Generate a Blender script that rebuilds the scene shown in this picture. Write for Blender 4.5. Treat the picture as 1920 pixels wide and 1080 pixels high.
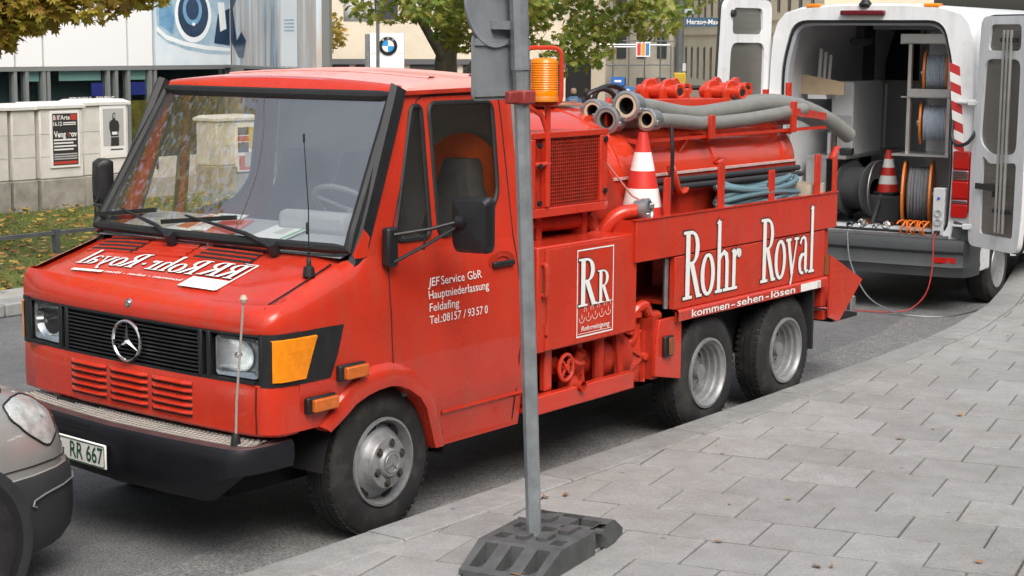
import bpy, bmesh, math, random
from mathutils import Vector, Matrix
R = math.radians
random.seed(7)
for o in list(bpy.data.objects): bpy.data.objects.remove(o)
S = bpy.context.scene
COL = S.collection
# ---------------------------------------------------------------- camera
cam = bpy.data.cameras.new('camera'); cam_o = bpy.data.objects.new('camera', cam); COL.objects.link(cam_o)
cam.sensor_width = 36; cam.lens = 62.05; cam.clip_start = .1; cam.clip_end = 600
cw = Vector((.799, .585, -.139)).normalized(); cr = Vector((.592, -.806, .007))
cr = (cr - cw * cr.dot(cw)).normalized(); cu = cr.cross(cw)
cam_o.matrix_world = Matrix(((cr.x, cu.x, -cw.x, -5.51), (cr.y, cu.y, -cw.y, -6.306), (cr.z, cu.z, -cw.z, 2.388), (0, 0, 0, 1)))
S.camera = cam_o
# ---------------------------------------------------------------- sky and sun (bright overcast)
SUN_EL, SUN_AZ = R(50), R(232)      # azimuth of the direction the light comes from, from +X towards +Y
wd = bpy.data.worlds.new('World'); S.world = wd; wd.use_nodes = True
nt = wd.node_tree; bg = nt.nodes['Background']
sk = nt.nodes.new('ShaderNodeTexSky'); sk.sky_type = 'NISHITA'; sk.sun_disc = False
sk.sun_elevation = SUN_EL; sk.sun_rotation = R(90) - SUN_AZ
sk.air_density = 1.6; sk.dust_density = 6.0; sk.ozone_density = 1.0
hs = nt.nodes.new('ShaderNodeHueSaturation'); hs.inputs['Saturation'].default_value = .55
nt.links.new(sk.outputs[0], hs.inputs['Color']); nt.links.new(hs.outputs[0], bg.inputs[0]); bg.inputs[1].default_value = .145
sun = bpy.data.lights.new('sun', 'SUN'); sun.energy = 1.4; sun.angle = R(35); sun.color = (1, .98, .955)
sun_o = bpy.data.objects.new('sun', sun); COL.objects.link(sun_o)
sd = Vector((math.cos(SUN_AZ) * math.cos(SUN_EL), math.sin(SUN_AZ) * math.cos(SUN_EL), math.sin(SUN_EL)))
sun_o.rotation_euler = sd.to_track_quat('Z', 'Y').to_euler()
S.view_settings.view_transform = 'Standard'; S.view_settings.look = 'None'; S.view_settings.gamma = 1
S.view_settings.exposure = 0.42
# ---------------------------------------------------------------- materials
MATS = {}
def mat(name, col=(.5, .5, .5), rough=.5, metal=0, var=0, vscale=6, bump=0, bscale=40, spec=.5, coat=0, emit=0, col2=None, wear=None):
    """procedural principled material: optional noise variation in colour, fine bump, second colour in blotches"""
    if name in MATS: return MATS[name]
    m = bpy.data.materials.new(name); m.use_nodes = True; MATS[name] = m
    n, l = m.node_tree.nodes, m.node_tree.links; b = n['Principled BSDF']
    b.inputs['Base Color'].default_value = (*col, 1); b.inputs['Roughness'].default_value = rough
    b.inputs['Metallic'].default_value = metal; b.inputs['Specular IOR Level'].default_value = spec
    if coat: b.inputs['Coat Weight'].default_value = coat; b.inputs['Coat Roughness'].default_value = .04
    if emit: b.inputs['Emission Color'].default_value = (*col, 1); b.inputs['Emission Strength'].default_value = emit
    tc = n.new('ShaderNodeTexCoord')
    if var or col2:
        nz = n.new('ShaderNodeTexNoise'); nz.inputs['Scale'].default_value = vscale; nz.inputs['Detail'].default_value = 7; nz.inputs['Roughness'].default_value = .65
        l.new(tc.outputs['Object'], nz.inputs['Vector'])
        cr_ = n.new('ShaderNodeValToRGB'); e = cr_.color_ramp.elements
        e[0].position = .32; e[1].position = .68
        c2 = col2 or tuple(min(1, c * (1 + var)) for c in col); c1 = tuple(c * (1 - var) for c in col) if not col2 else col
        e[0].color = (*c1, 1); e[1].color = (*c2, 1)
        l.new(nz.outputs['Fac'], cr_.inputs[0]); l.new(cr_.outputs[0], b.inputs['Base Color'])
        if rough < .9:
            mr = n.new('ShaderNodeMapRange'); mr.inputs[3].default_value = max(.02, rough * .8); mr.inputs[4].default_value = min(1, rough * 1.25)
            l.new(nz.outputs['Fac'], mr.inputs[0]); l.new(mr.outputs[0], b.inputs['Roughness'])
    if bump:
        n2 = n.new('ShaderNodeTexNoise'); n2.inputs['Scale'].default_value = bscale; n2.inputs['Detail'].default_value = 5
        l.new(tc.outputs['Object'], n2.inputs['Vector'])
        bp = n.new('ShaderNodeBump'); bp.inputs['Strength'].default_value = bump; bp.inputs['Distance'].default_value = .02
        l.new(n2.outputs['Fac'], bp.inputs['Height']); l.new(bp.outputs[0], b.inputs['Normal'])
    return m
def glass(name, tint=(1, 1, 1), rough=0.0, refl=1.0, dust_haze=0, ior=1.52):
    """thin sheet glass: tinted see-through plus mirror reflection by fresnel"""
    if name in MATS: return MATS[name]
    m = bpy.data.materials.new(name); m.use_nodes = True; MATS[name] = m
    n, l = m.node_tree.nodes, m.node_tree.links; n.remove(n['Principled BSDF'])
    t = n.new('ShaderNodeBsdfTransparent'); t.inputs[0].default_value = (*tint, 1)
    g = n.new('ShaderNodeBsdfGlossy'); g.inputs['Roughness'].default_value = rough; g.inputs[0].default_value = (refl, refl, refl, 1)
    geo = n.new('ShaderNodeNewGeometry'); dt = n.new('ShaderNodeVectorMath'); dt.operation = 'DOT_PRODUCT'; l.new(geo.outputs['Incoming'], dt.inputs[0]); l.new(geo.outputs['Normal'], dt.inputs[1])
    def mth(op, a, b=None, c=None):
        q = n.new('ShaderNodeMath'); q.operation = op
        for i, x in enumerate((a, b, c)):
            if x is None: continue
            if isinstance(x, (int, float)): q.inputs[i].default_value = x
            else: l.new(x, q.inputs[i])
        return q.outputs[0]
    r0 = ((ior - 1) / (ior + 1)) ** 2     # the same from both sides of the sheet
    fr = mth('MULTIPLY_ADD', mth('POWER', mth('SUBTRACT', 1.0, mth('ABSOLUTE', dt.outputs['Value'])), 5.0), 1 - r0, r0)
    mx = n.new('ShaderNodeMixShader')
    l.new(fr, mx.inputs[0]); l.new(t.outputs[0], mx.inputs[1]); l.new(g.outputs[0], mx.inputs[2])
    if dust_haze:      # pale film: dusty glass plus sky-reflection haze painted as diffuse colour
        df = n.new('ShaderNodeBsdfDiffuse'); df.inputs[0].default_value = (.62, .65, .68, 1); m2 = n.new('ShaderNodeMixShader')
        nz = n.new('ShaderNodeTexNoise'); nz.inputs['Scale'].default_value = 2.2; nz.inputs['Detail'].default_value = 6; tc = n.new('ShaderNodeTexCoord'); l.new(tc.outputs['Object'], nz.inputs['Vector'])
        mr = n.new('ShaderNodeMapRange'); mr.inputs[1].default_value = .3; mr.inputs[2].default_value = .7; mr.inputs[3].default_value = dust_haze * .6; mr.inputs[4].default_value = dust_haze * 1.4
        l.new(nz.outputs['Fac'], mr.inputs[0]); l.new(mr.outputs[0], m2.inputs[0]); l.new(t.outputs[0], m2.inputs[1]); l.new(df.outputs[0], m2.inputs[2]); l.new(m2.outputs[0], mx.inputs[1])
    l.new(mx.outputs[0], n['Material Output'].inputs[0])
    return m
RED = mat('red_paint', (.53, .034, .015), .27, var=.09, vscale=3, coat=.6, spec=.2, bump=.018, bscale=2.2)
RED2 = mat('red_paint_tank', (.58, .042, .015), .25, var=.06, vscale=2, coat=.7, spec=.3, bump=.01, bscale=3)
RED3 = mat('red_paint_worn', (.42, .03, .014), .48, spec=.25, var=.22, vscale=9, bump=.06, bscale=60)
BLK = mat('black_plastic', (.011, .012, .014), .45, var=.2, vscale=20)
RUB = mat('black_rubber', (.012, .013, .014), .6, var=.25, vscale=12)
TYRE = mat('tyre_rubber', (.014, .014, .015), .75, var=.3, vscale=14, bump=.1, bscale=60)
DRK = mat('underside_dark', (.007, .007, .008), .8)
WHT = mat('white_vinyl', (.80, .79, .77), .5)
OUT = mat('dark_outline_vinyl', (.05, .02, .02), .5)
SILV = mat('silver_wheel_paint', (.27, .275, .285), .42, metal=.35, var=.12, vscale=10)
STEEL = mat('dull_steel', (.38, .39, .40), .38, metal=.85, var=.15, vscale=15)
CHROME = mat('chrome', (.75, .75, .76), .1, metal=1)
AMBER = mat('amber_lens', (.86, .26, .006), .2, var=.12, vscale=30, coat=.4)
REDLENS = mat('red_lens', (.45, .015, .012), .15, coat=.5)
LENS = mat('clear_lens', (.48, .50, .51), .12, metal=.9, var=.3, vscale=12, coat=.5)
VWHT = mat('white_van_paint', (.74, .76, .78), .28, var=.03, coat=.4)
def grime(m, col, amt, sc=(5, 5, .9), lo=.48, hi=.72):
    """streaks of dried road dirt mixed into the paint"""
    n, l = m.node_tree.nodes, m.node_tree.links; b = n['Principled BSDF']; k = b.inputs['Base Color']
    tc = n.new('ShaderNodeTexCoord'); mp = n.new('ShaderNodeMapping'); mp.inputs['Scale'].default_value = sc; nz = n.new('ShaderNodeTexNoise'); nz.inputs['Scale'].default_value = 1.7; nz.inputs['Detail'].default_value = 8; nz.inputs['Roughness'].default_value = .7
    l.new(tc.outputs['Object'], mp.inputs[0]); l.new(mp.outputs[0], nz.inputs['Vector']); mr = n.new('ShaderNodeMapRange'); mr.inputs[1].default_value = lo; mr.inputs[2].default_value = hi; mr.inputs[4].default_value = amt; l.new(nz.outputs['Fac'], mr.inputs[0])
    mx = n.new('ShaderNodeMix'); mx.data_type = 'RGBA'; l.new(mr.outputs[0], mx.inputs[0]); mx.inputs[7].default_value = (*col, 1)
    if k.links: l.new(k.links[0].from_socket, mx.inputs[6])
    else: mx.inputs[6].default_value = k.default_value
    l.new(mx.outputs[2], k); return m
grime(RED, (.30, .10, .06), .30); grime(RED3, (.10, .045, .03), .55, (9, 9, 3)); grime(RED2, (.34, .10, .06), .2)
grime(VWHT, (.42, .40, .37), .35); grime(TYRE, (.07, .062, .052), .6, (4, 4, 4)); grime(SILV, (.10, .085, .07), .5, (12, 12, 12)); grime(BLK, (.035, .034, .033), .4, (6, 6, 3)); grime(AMBER, (.45, .15, .02), .4, (20, 20, 20))
# ---------------------------------------------------------------- mesh builder
class MB:
    def __init__(s): s.v = []; s.f = []
    def quad_strip(s, rings, closed=False, cap=False):
        """rings: list of equal length point lists, joined by quads"""
        b = len(s.v); n = len(rings[0])
        for r in rings: s.v += [tuple(p) for p in r]
        for i in range(len(rings) - 1):
            for j in range(n if closed else n - 1):
                k = (j + 1) % n
                s.f.append((b + i * n + j, b + i * n + k, b + (i + 1) * n + k, b + (i + 1) * n + j))
        if cap:
            s.f.append(tuple(b + j for j in range(n))[::-1]); e = b + (len(rings) - 1) * n; s.f.append(tuple(e + j for j in range(n)))
        return s
    def box(s, c, d, M=None):
        x, y, z = d[0] / 2, d[1] / 2, d[2] / 2; b = len(s.v)
        for p in ((-x, -y, -z), (x, -y, -z), (x, y, -z), (-x, y, -z), (-x, -y, z), (x, -y, z), (x, y, z), (-x, y, z)):
            q = Vector(p)
            if M: q = M @ q
            s.v.append((q.x + c[0], q.y + c[1], q.z + c[2]))
        for f in ((0, 3, 2, 1), (4, 5, 6, 7), (0, 1, 5, 4), (1, 2, 6, 5), (2, 3, 7, 6), (3, 0, 4, 7)): s.f.append(tuple(b + i for i in f))
        return s
    def bb(s, x0, x1, y0, y1, z0, z1): return s.box(((x0 + x1) / 2, (y0 + y1) / 2, (z0 + z1) / 2), (abs(x1 - x0), abs(y1 - y0), abs(z1 - z0)))
    def bar(s, a, b, w, h=None):
        """box beam from a to b"""
        a, b = Vector(a), Vector(b); d = b - a
        return s.box((a + b) / 2, (d.length, w, h or w), d.to_track_quat('X', 'Z').to_matrix())
    def tube(s, pts, r, n=10, cap=True, closed=False):
        pts = [Vector(p) for p in pts]; rs = r if isinstance(r, (list, tuple)) else [r] * len(pts); rings = []
        prev = None
        for i, p in enumerate(pts):
            a = pts[i - 1] if i or closed else p; c = pts[(i + 1) % len(pts)] if i < len(pts) - 1 or closed else p
            t = (c - a).normalized()
            u = t.orthogonal().normalized() if prev is None else (prev - t * prev.dot(t)).normalized()
            prev = u; w = t.cross(u)
            rings.append([p + (u * math.cos(2 * math.pi * k / n) + w * math.sin(2 * math.pi * k / n)) * rs[i] for k in range(n)])
        if closed: rings.append(rings[0])
        return s.quad_strip(rings, True, cap and not closed)
    def lathe(s, prof, c, ax, n=32, cap=False):
        """prof: (radius, height along ax) pairs round the axis ax through c"""
        ax = Vector(ax).normalized(); u = ax.orthogonal().normalized(); w = ax.cross(u); c = Vector(c)
        return s.quad_strip([[c + ax * h + (u * math.cos(2 * math.pi * k / n) + w * math.sin(2 * math.pi * k / n)) * r for k in range(n)] for r, h in prof], True, cap)
    def prism(s, poly, fn, d):
        """poly: 2D outline; fn(a,b,t) -> 3D with t = 0..d along the thickness"""
        b = len(s.v); n = len(poly)
        for t in (0, d): s.v += [tuple(fn(p[0], p[1], t)) for p in poly]
        s.f.append(tuple(range(b, b + n))); s.f.append(tuple(range(b + 2 * n - 1, b + n - 1, -1)))
        for i in range(n): k = (i + 1) % n; s.f.append((b + i, b + n + i, b + n + k, b + k))
        return s
    def poly(s, pts): b = len(s.v); s.v += [tuple(p) for p in pts]; s.f.append(tuple(range(b, b + len(pts)))); return s
    def mesh(s, name, smooth=35, recalc=True):
        me = bpy.data.meshes.new(name); me.from_pydata(s.v, [], s.f)
        if recalc:
            bm = bmesh.new(); bm.from_mesh(me); bmesh.ops.recalc_face_normals(bm, faces=bm.faces); bm.to_mesh(me); bm.free()
        if smooth:
            me.polygons.foreach_set('use_smooth', [True] * len(me.polygons)); me.set_sharp_from_angle(angle=R(smooth))
        return me
    def build(s, name, m, parent=None, bevel=0, seg=2, smooth=35, recalc=True, solid=0):
        me = s.mesh(name, smooth, recalc); me.materials.append(m)
        return add(name, me, parent, bevel, seg, solid)
def add(name, me, parent=None, bevel=0, seg=2, solid=0):
    o = bpy.data.objects.new(name, me); COL.objects.link(o)
    if solid: k = o.modifiers.new('solid', 'SOLIDIFY'); k.thickness = solid; k.offset = 0
    if bevel:
        k = o.modifiers.new('bevel', 'BEVEL'); k.width = bevel; k.segments = seg; k.limit_method = 'ANGLE'; k.angle_limit = R(40); k.harden_normals = False
    if parent is not None: par(o, parent)
    return o
def par(o, p):
    o.parent = p
    if p.type == 'EMPTY' and not p.get('local'): o.matrix_parent_inverse = p.matrix_basis.inverted()
def thing(name, label, cat, loc=(0, 0, 0), rz=0, group=None, local=False):
    o = bpy.data.objects.new(name, None); COL.objects.link(o); o.empty_display_size = .2
    o.matrix_basis = Matrix.Translation(loc) @ Matrix.Rotation(rz, 4, 'Z')
    if local: o['local'] = 1
    return tag(o, label, cat, group)
def tag(o, label=None, cat=None, group=None, kind=None):
    if label: o['label'] = label
    if cat: o['category'] = cat
    if group: o['group'] = group
    if kind: o['kind'] = kind
    return o
def holed(outer, holes, fn):
    """MB with a flat outline that has holes, mapped by fn(a, b) -> 3D"""
    bm = bmesh.new(); es = []
    for lp in [outer] + holes:
        vs = [bm.verts.new((a, b, 0)) for a, b in lp]
        for i in range(len(vs)): es.append(bm.edges.new((vs[i], vs[(i + 1) % len(vs)])))
    bmesh.ops.triangle_fill(bm, use_beauty=True, edges=es); m = MB(); bm.verts.index_update()
    m.v = [tuple(fn(v.co.x, v.co.y)) for v in bm.verts]; m.f = [tuple(v.index for v in f.verts) for f in bm.faces]; bm.free(); return m
def rrect(x0, x1, y0, y1, r, n=5):
    out = []
    for cx, cy, a in ((x1 - r, y1 - r, 0), (x0 + r, y1 - r, 90), (x0 + r, y0 + r, 180), (x1 - r, y0 + r, 270)):
        for k in range(n + 1): t = R(a + 90 * k / n); out.append((cx + r * math.cos(t), cy + r * math.sin(t)))
    return out
def rpoly(pts, r, n=4):
    """round the corners of a polygon"""
    out = []; m = len(pts)
    for i in range(m):
        p = Vector(pts[i]); a = (Vector(pts[i - 1]) - p); b = (Vector(pts[(i + 1) % m]) - p)
        q = min(r, a.length * .45, b.length * .45); a = p + a.normalized() * q; b = p + b.normalized() * q
        for k in range(n + 1): t = k / n; out.append(tuple((a * (1 - t) ** 2 + p * 2 * t * (1 - t) + b * t * t)))
    return out
def ring_frame(outer, inner):
    """flat ring faces between two equal-length loops of 3D points"""
    return MB().quad_strip([outer, inner], True)
def curve_pts(ctrl, n=10):
    """Catmull-Rom through control points"""
    c = [Vector(p) for p in ctrl]; c = [c[0] * 2 - c[1]] + c + [c[-1] * 2 - c[-2]]; out = []
    for i in range(1, len(c) - 2):
        for k in range(n):
            t = k / n; a, b, d, e = c[i - 1:i + 3]
            out.append(.5 * ((2 * b) + (d - a) * t + (2 * a - 5 * b + 4 * d - e) * t * t + (3 * b - a - 3 * d + e) * t ** 3))
    out.append(c[-2]); return out
# ---------------------------------------------------------------- lettering
def text_mesh(body, size=1, width=1, shear=0, bold=0, spacing=1):
    cu_ = bpy.data.curves.new('t', 'FONT'); cu_.body = body; cu_.size = size; cu_.shear = shear; cu_.offset = bold; cu_.space_character = spacing
    cu_.resolution_u = 3; cu_.fill_mode = 'FRONT'
    o = bpy.data.objects.new('t', cu_); COL.objects.link(o); dg = bpy.context.evaluated_depsgraph_get()
    me = bpy.data.meshes.new_from_object(o.evaluated_get(dg)); bpy.data.objects.remove(o); bpy.data.curves.remove(cu_)
    m = MB(); m.v = [(v.co.x * width, v.co.y, 0) for v in me.vertices]; m.f = [tuple(p.vertices) for p in me.polygons]; bpy.data.meshes.remove(me); return m
def put_text(name, m, body, fn, parent, h, x0=0, y0=0, fit=None, **k):
    """letters of cap height h laid by fn(a, b) -> 3D; fit squeezes the line to that width"""
    t = text_mesh(body, **k); ys = [v[1] for v in t.v]; xs = [v[0] for v in t.v]
    cap = text_mesh('H').v; s = h / max(v[1] for v in cap)
    sx = fit / (max(xs) - min(xs)) if fit else s
    t.v = [tuple(fn(x0 + (v[0] - min(xs)) * sx, y0 + v[1] * s)) for v in t.v]
    return t.build(name, m, parent, smooth=0, recalc=False)
# serif capitals and small letters drawn as pen strokes: (points, widths); cap height 1
def arc(cx, cy, rx, ry, a0, a1, n=12): return [(cx + rx * math.cos(R(a0 + (a1 - a0) * i / n)), cy + ry * math.sin(R(a0 + (a1 - a0) * i / n))) for i in range(n + 1)]
def ser(x, y, w): return ([(x - w / 2, y), (x + w / 2, y)], [.045, .045])
GL = {
 'R': (.50, [([(.13, .02), (.13, .98)], .12), ser(.13, .022, .26), ser(.12, .978, .24),
      ([(.13, .975)] + arc(.24, .745, .16, .225, 90, -90) + [(.13, .52)], [.045] + [.05, .05, .06, .08, .10, .11, .115, .11, .10, .08, .06, .05, .05] + [.045]), ([(.24, .52), (.44, .02)], .115), ser(.46, .022, .16)]),
 'o': (.44, [(arc(.21, .31, .155, .29, 90, 450, 28), [.05 + .06 * abs(math.sin(2 * math.pi * i / 28)) for i in range(29)])]),
 'h': (.46, [([(.10, .02), (.10, 1.08)], .10), ser(.10, .022, .22), ([(.02, 1.04), (.10, 1.09)], [.02, .05]), ([(.10, .46), (.17, .56), (.25, .60), (.32, .55), (.345, .44), (.345, .02)], [.04, .06, .08, .10, .10, .10]), ser(.345, .022, .22)]),
 'r': (.34, [([(.10, .02), (.10, .61)], .10), ser(.10, .022, .22), ([(.02, .58), (.10, .61)], [.02, .05]), ([(.10, .44), (.16, .55), (.23, .60)], [.04, .06, .08]), (arc(.255, .545, .03, .035, 0, 360, 8), [.075] * 9)]),
 'y': (.44, [([(.07, .60), (.22, .04)], .10), ([(.38, .60), (.22, .04), (.15, -.16), (.09, -.25)], [.05, .055, .06, .05]), ser(.07, .60, .20), ser(.37, .60, .17), (arc(.085, -.235, .028, .028, 0, 360, 8), [.06] * 9)]),
 'a': (.42, [([(.07, .50), (.12, .58), (.19, .605), (.26, .57), (.285, .48), (.285, .08), (.32, .03), (.39, .05)], [.06, .05, .05, .07, .10, .10, .06, .03]), (arc(.175, .17, .115, .15, 75, 290, 14), [.05, .06, .08, .09, .10, .10, .10, .10, .10, .09, .08, .06, .05, .045, .04]), ([(.20, .315), (.285, .35)], [.05, .04])]),
 'l': (.22, [([(.10, .02), (.10, 1.08)], .10), ser(.10, .022, .22), ([(.02, 1.04), (.10, 1.09)], [.02, .05])]),
 ' ': (.42, []), '.': (.3, [(arc(.13, .33, .03, .03, 0, 360, 8), [.07] * 9)])}
def pen(m, pts, w, fn, lift, grow=0):
    ws = w if isinstance(w, (list, tuple)) else [w] * len(pts)
    L = []; Rr = []; n = len(pts)
    for i, p in enumerate(pts):
        a = pts[max(0, i - 1)]; b = pts[min(n - 1, i + 1)]
        if pts[0] == pts[-1] or (abs(pts[0][0] - pts[-1][0]) < 1e-6 and abs(pts[0][1] - pts[-1][1]) < 1e-6):
            a = pts[i - 1] if i else pts[-2]; b = pts[i + 1] if i < n - 1 else pts[1]
        d = Vector((b[0] - a[0], b[1] - a[1])); d = d.normalized() if d.length else Vector((1, 0)); h = ws[i] / 2 + grow
        e = d * (grow if i == n - 1 else -grow if i == 0 else 0)
        L.append(fn(p[0] - d.y * h + e.x, p[1] + d.x * h + e.y, lift)); Rr.append(fn(p[0] + d.y * h + e.x, p[1] - d.x * h + e.y, lift))
    m.quad_strip([L, Rr])
def serif_text(name, body, fn, parent, outline=.022, mats=None, clip=None):
    """fn(a, b, lift) -> 3D, a and b in cap heights; white letters over a thin dark outline"""
    x = 0; top = MB(); low = MB(); k = 0
    for ch in body:
        adv, st = GL[ch]
        for pts, w in st:
            k += 1; q = [(x + p[0], p[1]) for p in pts]
            if outline: pen(low, q, w, fn, .0008 + .00003 * k, outline)
            pen(top, q, w, fn, .0030 + .00003 * k)
        x += adv
    o = top.build(name, (mats or (WHT, OUT))[0], parent, smooth=0, recalc=False)
    if outline: low.build('lettering_outline', (mats or (WHT, OUT))[1], parent, smooth=0, recalc=False)
    return x
# ================================================================ the setting
def gz(x, y=0): return -max(0, x - 16) * .035
def lerp_tab(tab, x):
    if x <= tab[0][0]: return tab[0][1]
    for (a, b), (c, d) in zip(tab, tab[1:]):
        if x <= c: return b + (d - b) * (x - a) / (c - a)
    return tab[-1][1]
KERB = [(-14, -1.06), (0, -1.05), (3.25, -1.01), (5.96, -.96), (7.28, -.90), (8.09, -.82), (9.39, -.59), (10.42, -.32), (12, .15), (14, .8), (40, 9.5)]
def ke(x): return lerp_tab(KERB, x)
def asphalt(name, c):
    m = mat(name, c, .88, bump=.55, bscale=120); n, l = m.node_tree.nodes, m.node_tree.links; tc = [q for q in n if q.type == 'TEX_COORD'][0]
    def noise(sc, d, r=.6): q = n.new('ShaderNodeTexNoise'); q.inputs['Scale'].default_value = sc; q.inputs['Detail'].default_value = d; q.inputs['Roughness'].default_value = r; l.new(tc.outputs['Object'], q.inputs['Vector']); return q
    g = noise(75, 3, .8); w = noise(.9, 6); s_ = noise(9, 4)
    def ramp(src, lo, hi, a, b): q = n.new('ShaderNodeValToRGB'); q.color_ramp.elements[0].position = lo; q.color_ramp.elements[1].position = hi; q.color_ramp.elements[0].color = (a, a, a, 1); q.color_ramp.elements[1].color = (b, b, b, 1); l.new(src.outputs['Fac'], q.inputs[0]); return q
    def mul(x, y): q = n.new('ShaderNodeMix'); q.data_type = 'RGBA'; q.blend_type = 'MULTIPLY'; q.inputs[0].default_value = 1; l.new(x, q.inputs[6]); l.new(y, q.inputs[7]); return q.outputs[2]
    o = mul(mul(ramp(g, .38, .64, .45, 1.55).outputs[0], ramp(w, .3, .7, .82, 1.12).outputs[0]), ramp(s_, .35, .6, .85, 1.05).outputs[0])
    k = n.new('ShaderNodeMix'); k.data_type = 'RGBA'; k.blend_type = 'MULTIPLY'; k.inputs[0].default_value = 1; l.new(o, k.inputs[6]); k.inputs[7].default_value = (*c, 1); l.new(k.outputs[2], n['Principled BSDF'].inputs['Base Color']); return m
ASPH = asphalt('asphalt', (.15, .152, .157))
ASPH2 = asphalt('gutter_asphalt', (.19, .188, .186))
def stone(name, c, c2, vs=5, b=.25):
    m = mat(name, c, .88, col2=c2, vscale=vs, bump=b, bscale=110); n, l = m.node_tree.nodes, m.node_tree.links
    oi = n.new('ShaderNodeObjectInfo'); mr = n.new('ShaderNodeMapRange'); mr.inputs[3].default_value = .88; mr.inputs[4].default_value = 1.06
    hv = n.new('ShaderNodeHueSaturation'); l.new(oi.outputs['Random'], mr.inputs[0]); l.new(mr.outputs[0], hv.inputs['Value'])
    bs = n['Principled BSDF']; src = bs.inputs['Base Color'].links[0].from_socket
    # fine dark specks and grime blotches that belong to the stone
    tc = [q for q in n if q.type == 'TEX_COORD'][0]; sp = n.new('ShaderNodeTexNoise'); sp.inputs['Scale'].default_value = 2.1; sp.inputs['Detail'].default_value = 9; sp.inputs['Roughness'].default_value = .75
    geo = n.new('ShaderNodeNewGeometry'); l.new(geo.outputs['Position'], sp.inputs['Vector'])
    rp = n.new('ShaderNodeValToRGB'); rp.color_ramp.elements[0].position = .36; rp.color_ramp.elements[0].color = (.84, .825, .80, 1); rp.color_ramp.elements[1].position = .56; rp.color_ramp.elements[1].color = (1, 1, 1, 1)
    l.new(sp.outputs['Fac'], rp.inputs[0]); mx = n.new('ShaderNodeMix'); mx.data_type = 'RGBA'; mx.blend_type = 'MULTIPLY'; mx.inputs[0].default_value = 1
    l.new(src, mx.inputs[6]); l.new(rp.outputs[0], mx.inputs[7]); vo = n.new('ShaderNodeTexVoronoi'); vo.inputs['Scale'].default_value = 3.3; l.new(geo.outputs['Position'], vo.inputs['Vector']); r2 = n.new('ShaderNodeValToRGB'); r2.color_ramp.elements[0].position = .035; r2.color_ramp.elements[0].color = (.55, .54, .53, 1); r2.color_ramp.elements[1].position = .06; r2.color_ramp.elements[1].color = (1, 1, 1, 1); l.new(vo.outputs['Distance'], r2.inputs[0])
    gr = n.new('ShaderNodeTexNoise'); gr.inputs['Scale'].default_value = 95; gr.inputs['Detail'].default_value = 3; l.new(geo.outputs['Position'], gr.inputs['Vector']); r3 = n.new('ShaderNodeValToRGB'); r3.color_ramp.elements[0].position = .36; r3.color_ramp.elements[0].color = (.86, .86, .86, 1); r3.color_ramp.elements[1].position = .64; r3.color_ramp.elements[1].color = (1.08, 1.08, 1.08, 1); l.new(gr.outputs['Fac'], r3.inputs[0])
    m4 = n.new('ShaderNodeMix'); m4.data_type = 'RGBA'; m4.blend_type = 'MULTIPLY'; m4.inputs[0].default_value = 1; l.new(mx.outputs[2], m4.inputs[6]); l.new(r2.outputs[0], m4.inputs[7])
    m5 = n.new('ShaderNodeMix'); m5.data_type = 'RGBA'; m5.blend_type = 'MULTIPLY'; m5.inputs[0].default_value = 1; l.new(m4.outputs[2], m5.inputs[6]); l.new(r3.outputs[0], m5.inputs[7]); l.new(m5.outputs[2], hv.inputs['Color']); l.new(hv.outputs[0], bs.inputs['Base Color']); return m
SLAB = stone('concrete_slab', (.272, .273, .270), (.335, .334, .328))
KST = stone('granite_kerb', (.25, .252, .25), (.33, .33, .325), 9)
SAND = mat('joint_sand', (.095, .076, .058), .95, var=.35, vscale=8, bump=.4, bscale=200)
# road: one sheet to the horizon
m = MB(); xs = [-60, -20, -5, 5, 16, 30, 60, 120, 400]; ys = [-80, -20, -3, 3, 10, 30, 80, 300]
m.quad_strip([[(x, y, gz(x)) for x in xs] for y in ys]); tag(m.build('road', ASPH, smooth=0), 'dark grey asphalt street under the red truck', kind='structure')
xs = [-14 + .5 * i for i in range(54)]
m = MB(); m.quad_strip([[(x, ke(x) - .1, .004) for x in xs], [(x, ke(x) + .62 + .02 * math.sin(x * 3), .004) for x in xs]])
tag(m.build('gutter', ASPH2, smooth=0), 'paler worn gutter strip along the near kerb', kind='structure')
pav = tag(MB().quad_strip([[(x, ke(x) - .2, .100) for x in xs], [(x, -14, .100) for x in xs]]).build('pavement', SAND, smooth=0), 'grey square paving slabs of the near pavement', kind='structure')
kerb = tag(MB().quad_strip([[(x, ke(x) + .012 + .02, .0) for x in xs], [(x, ke(x) + .012, .085) for x in xs], [(x, ke(x) - .25, .085) for x in xs]]).build('kerb', SAND, smooth=0), 'pale granite kerb beside the truck wheels', kind='structure')
jx = [.47 - 1.37 * 4]
while jx[-1] < 14: jx.append(jx[-1] + (1.385 if jx[-1] < 5 else 1.32))
for a, b in zip(jx, jx[1:]):
    m = MB(); g = .005; n = 5; rings = []
    for i in range(n):
        x = a + g + (b - a - 2 * g) * i / (n - 1); y = ke(x)
        rings.append([(x, y + .018, .0), (x, y, .10), (x, y - .012, .119), (x, y - .03, .124), (x, y - .235, .122), (x, y - .245, .115), (x, y - .245, .05)])
    m.quad_strip(rings, False)
    m.f.append(tuple(range(7))); m.f.append(tuple(range(len(m.v) - 1, len(m.v) - 8, -1)))
    o = m.build('kerb_stone', KST, kerb, smooth=30); o.location.z += random.uniform(-.002, .002)
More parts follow.
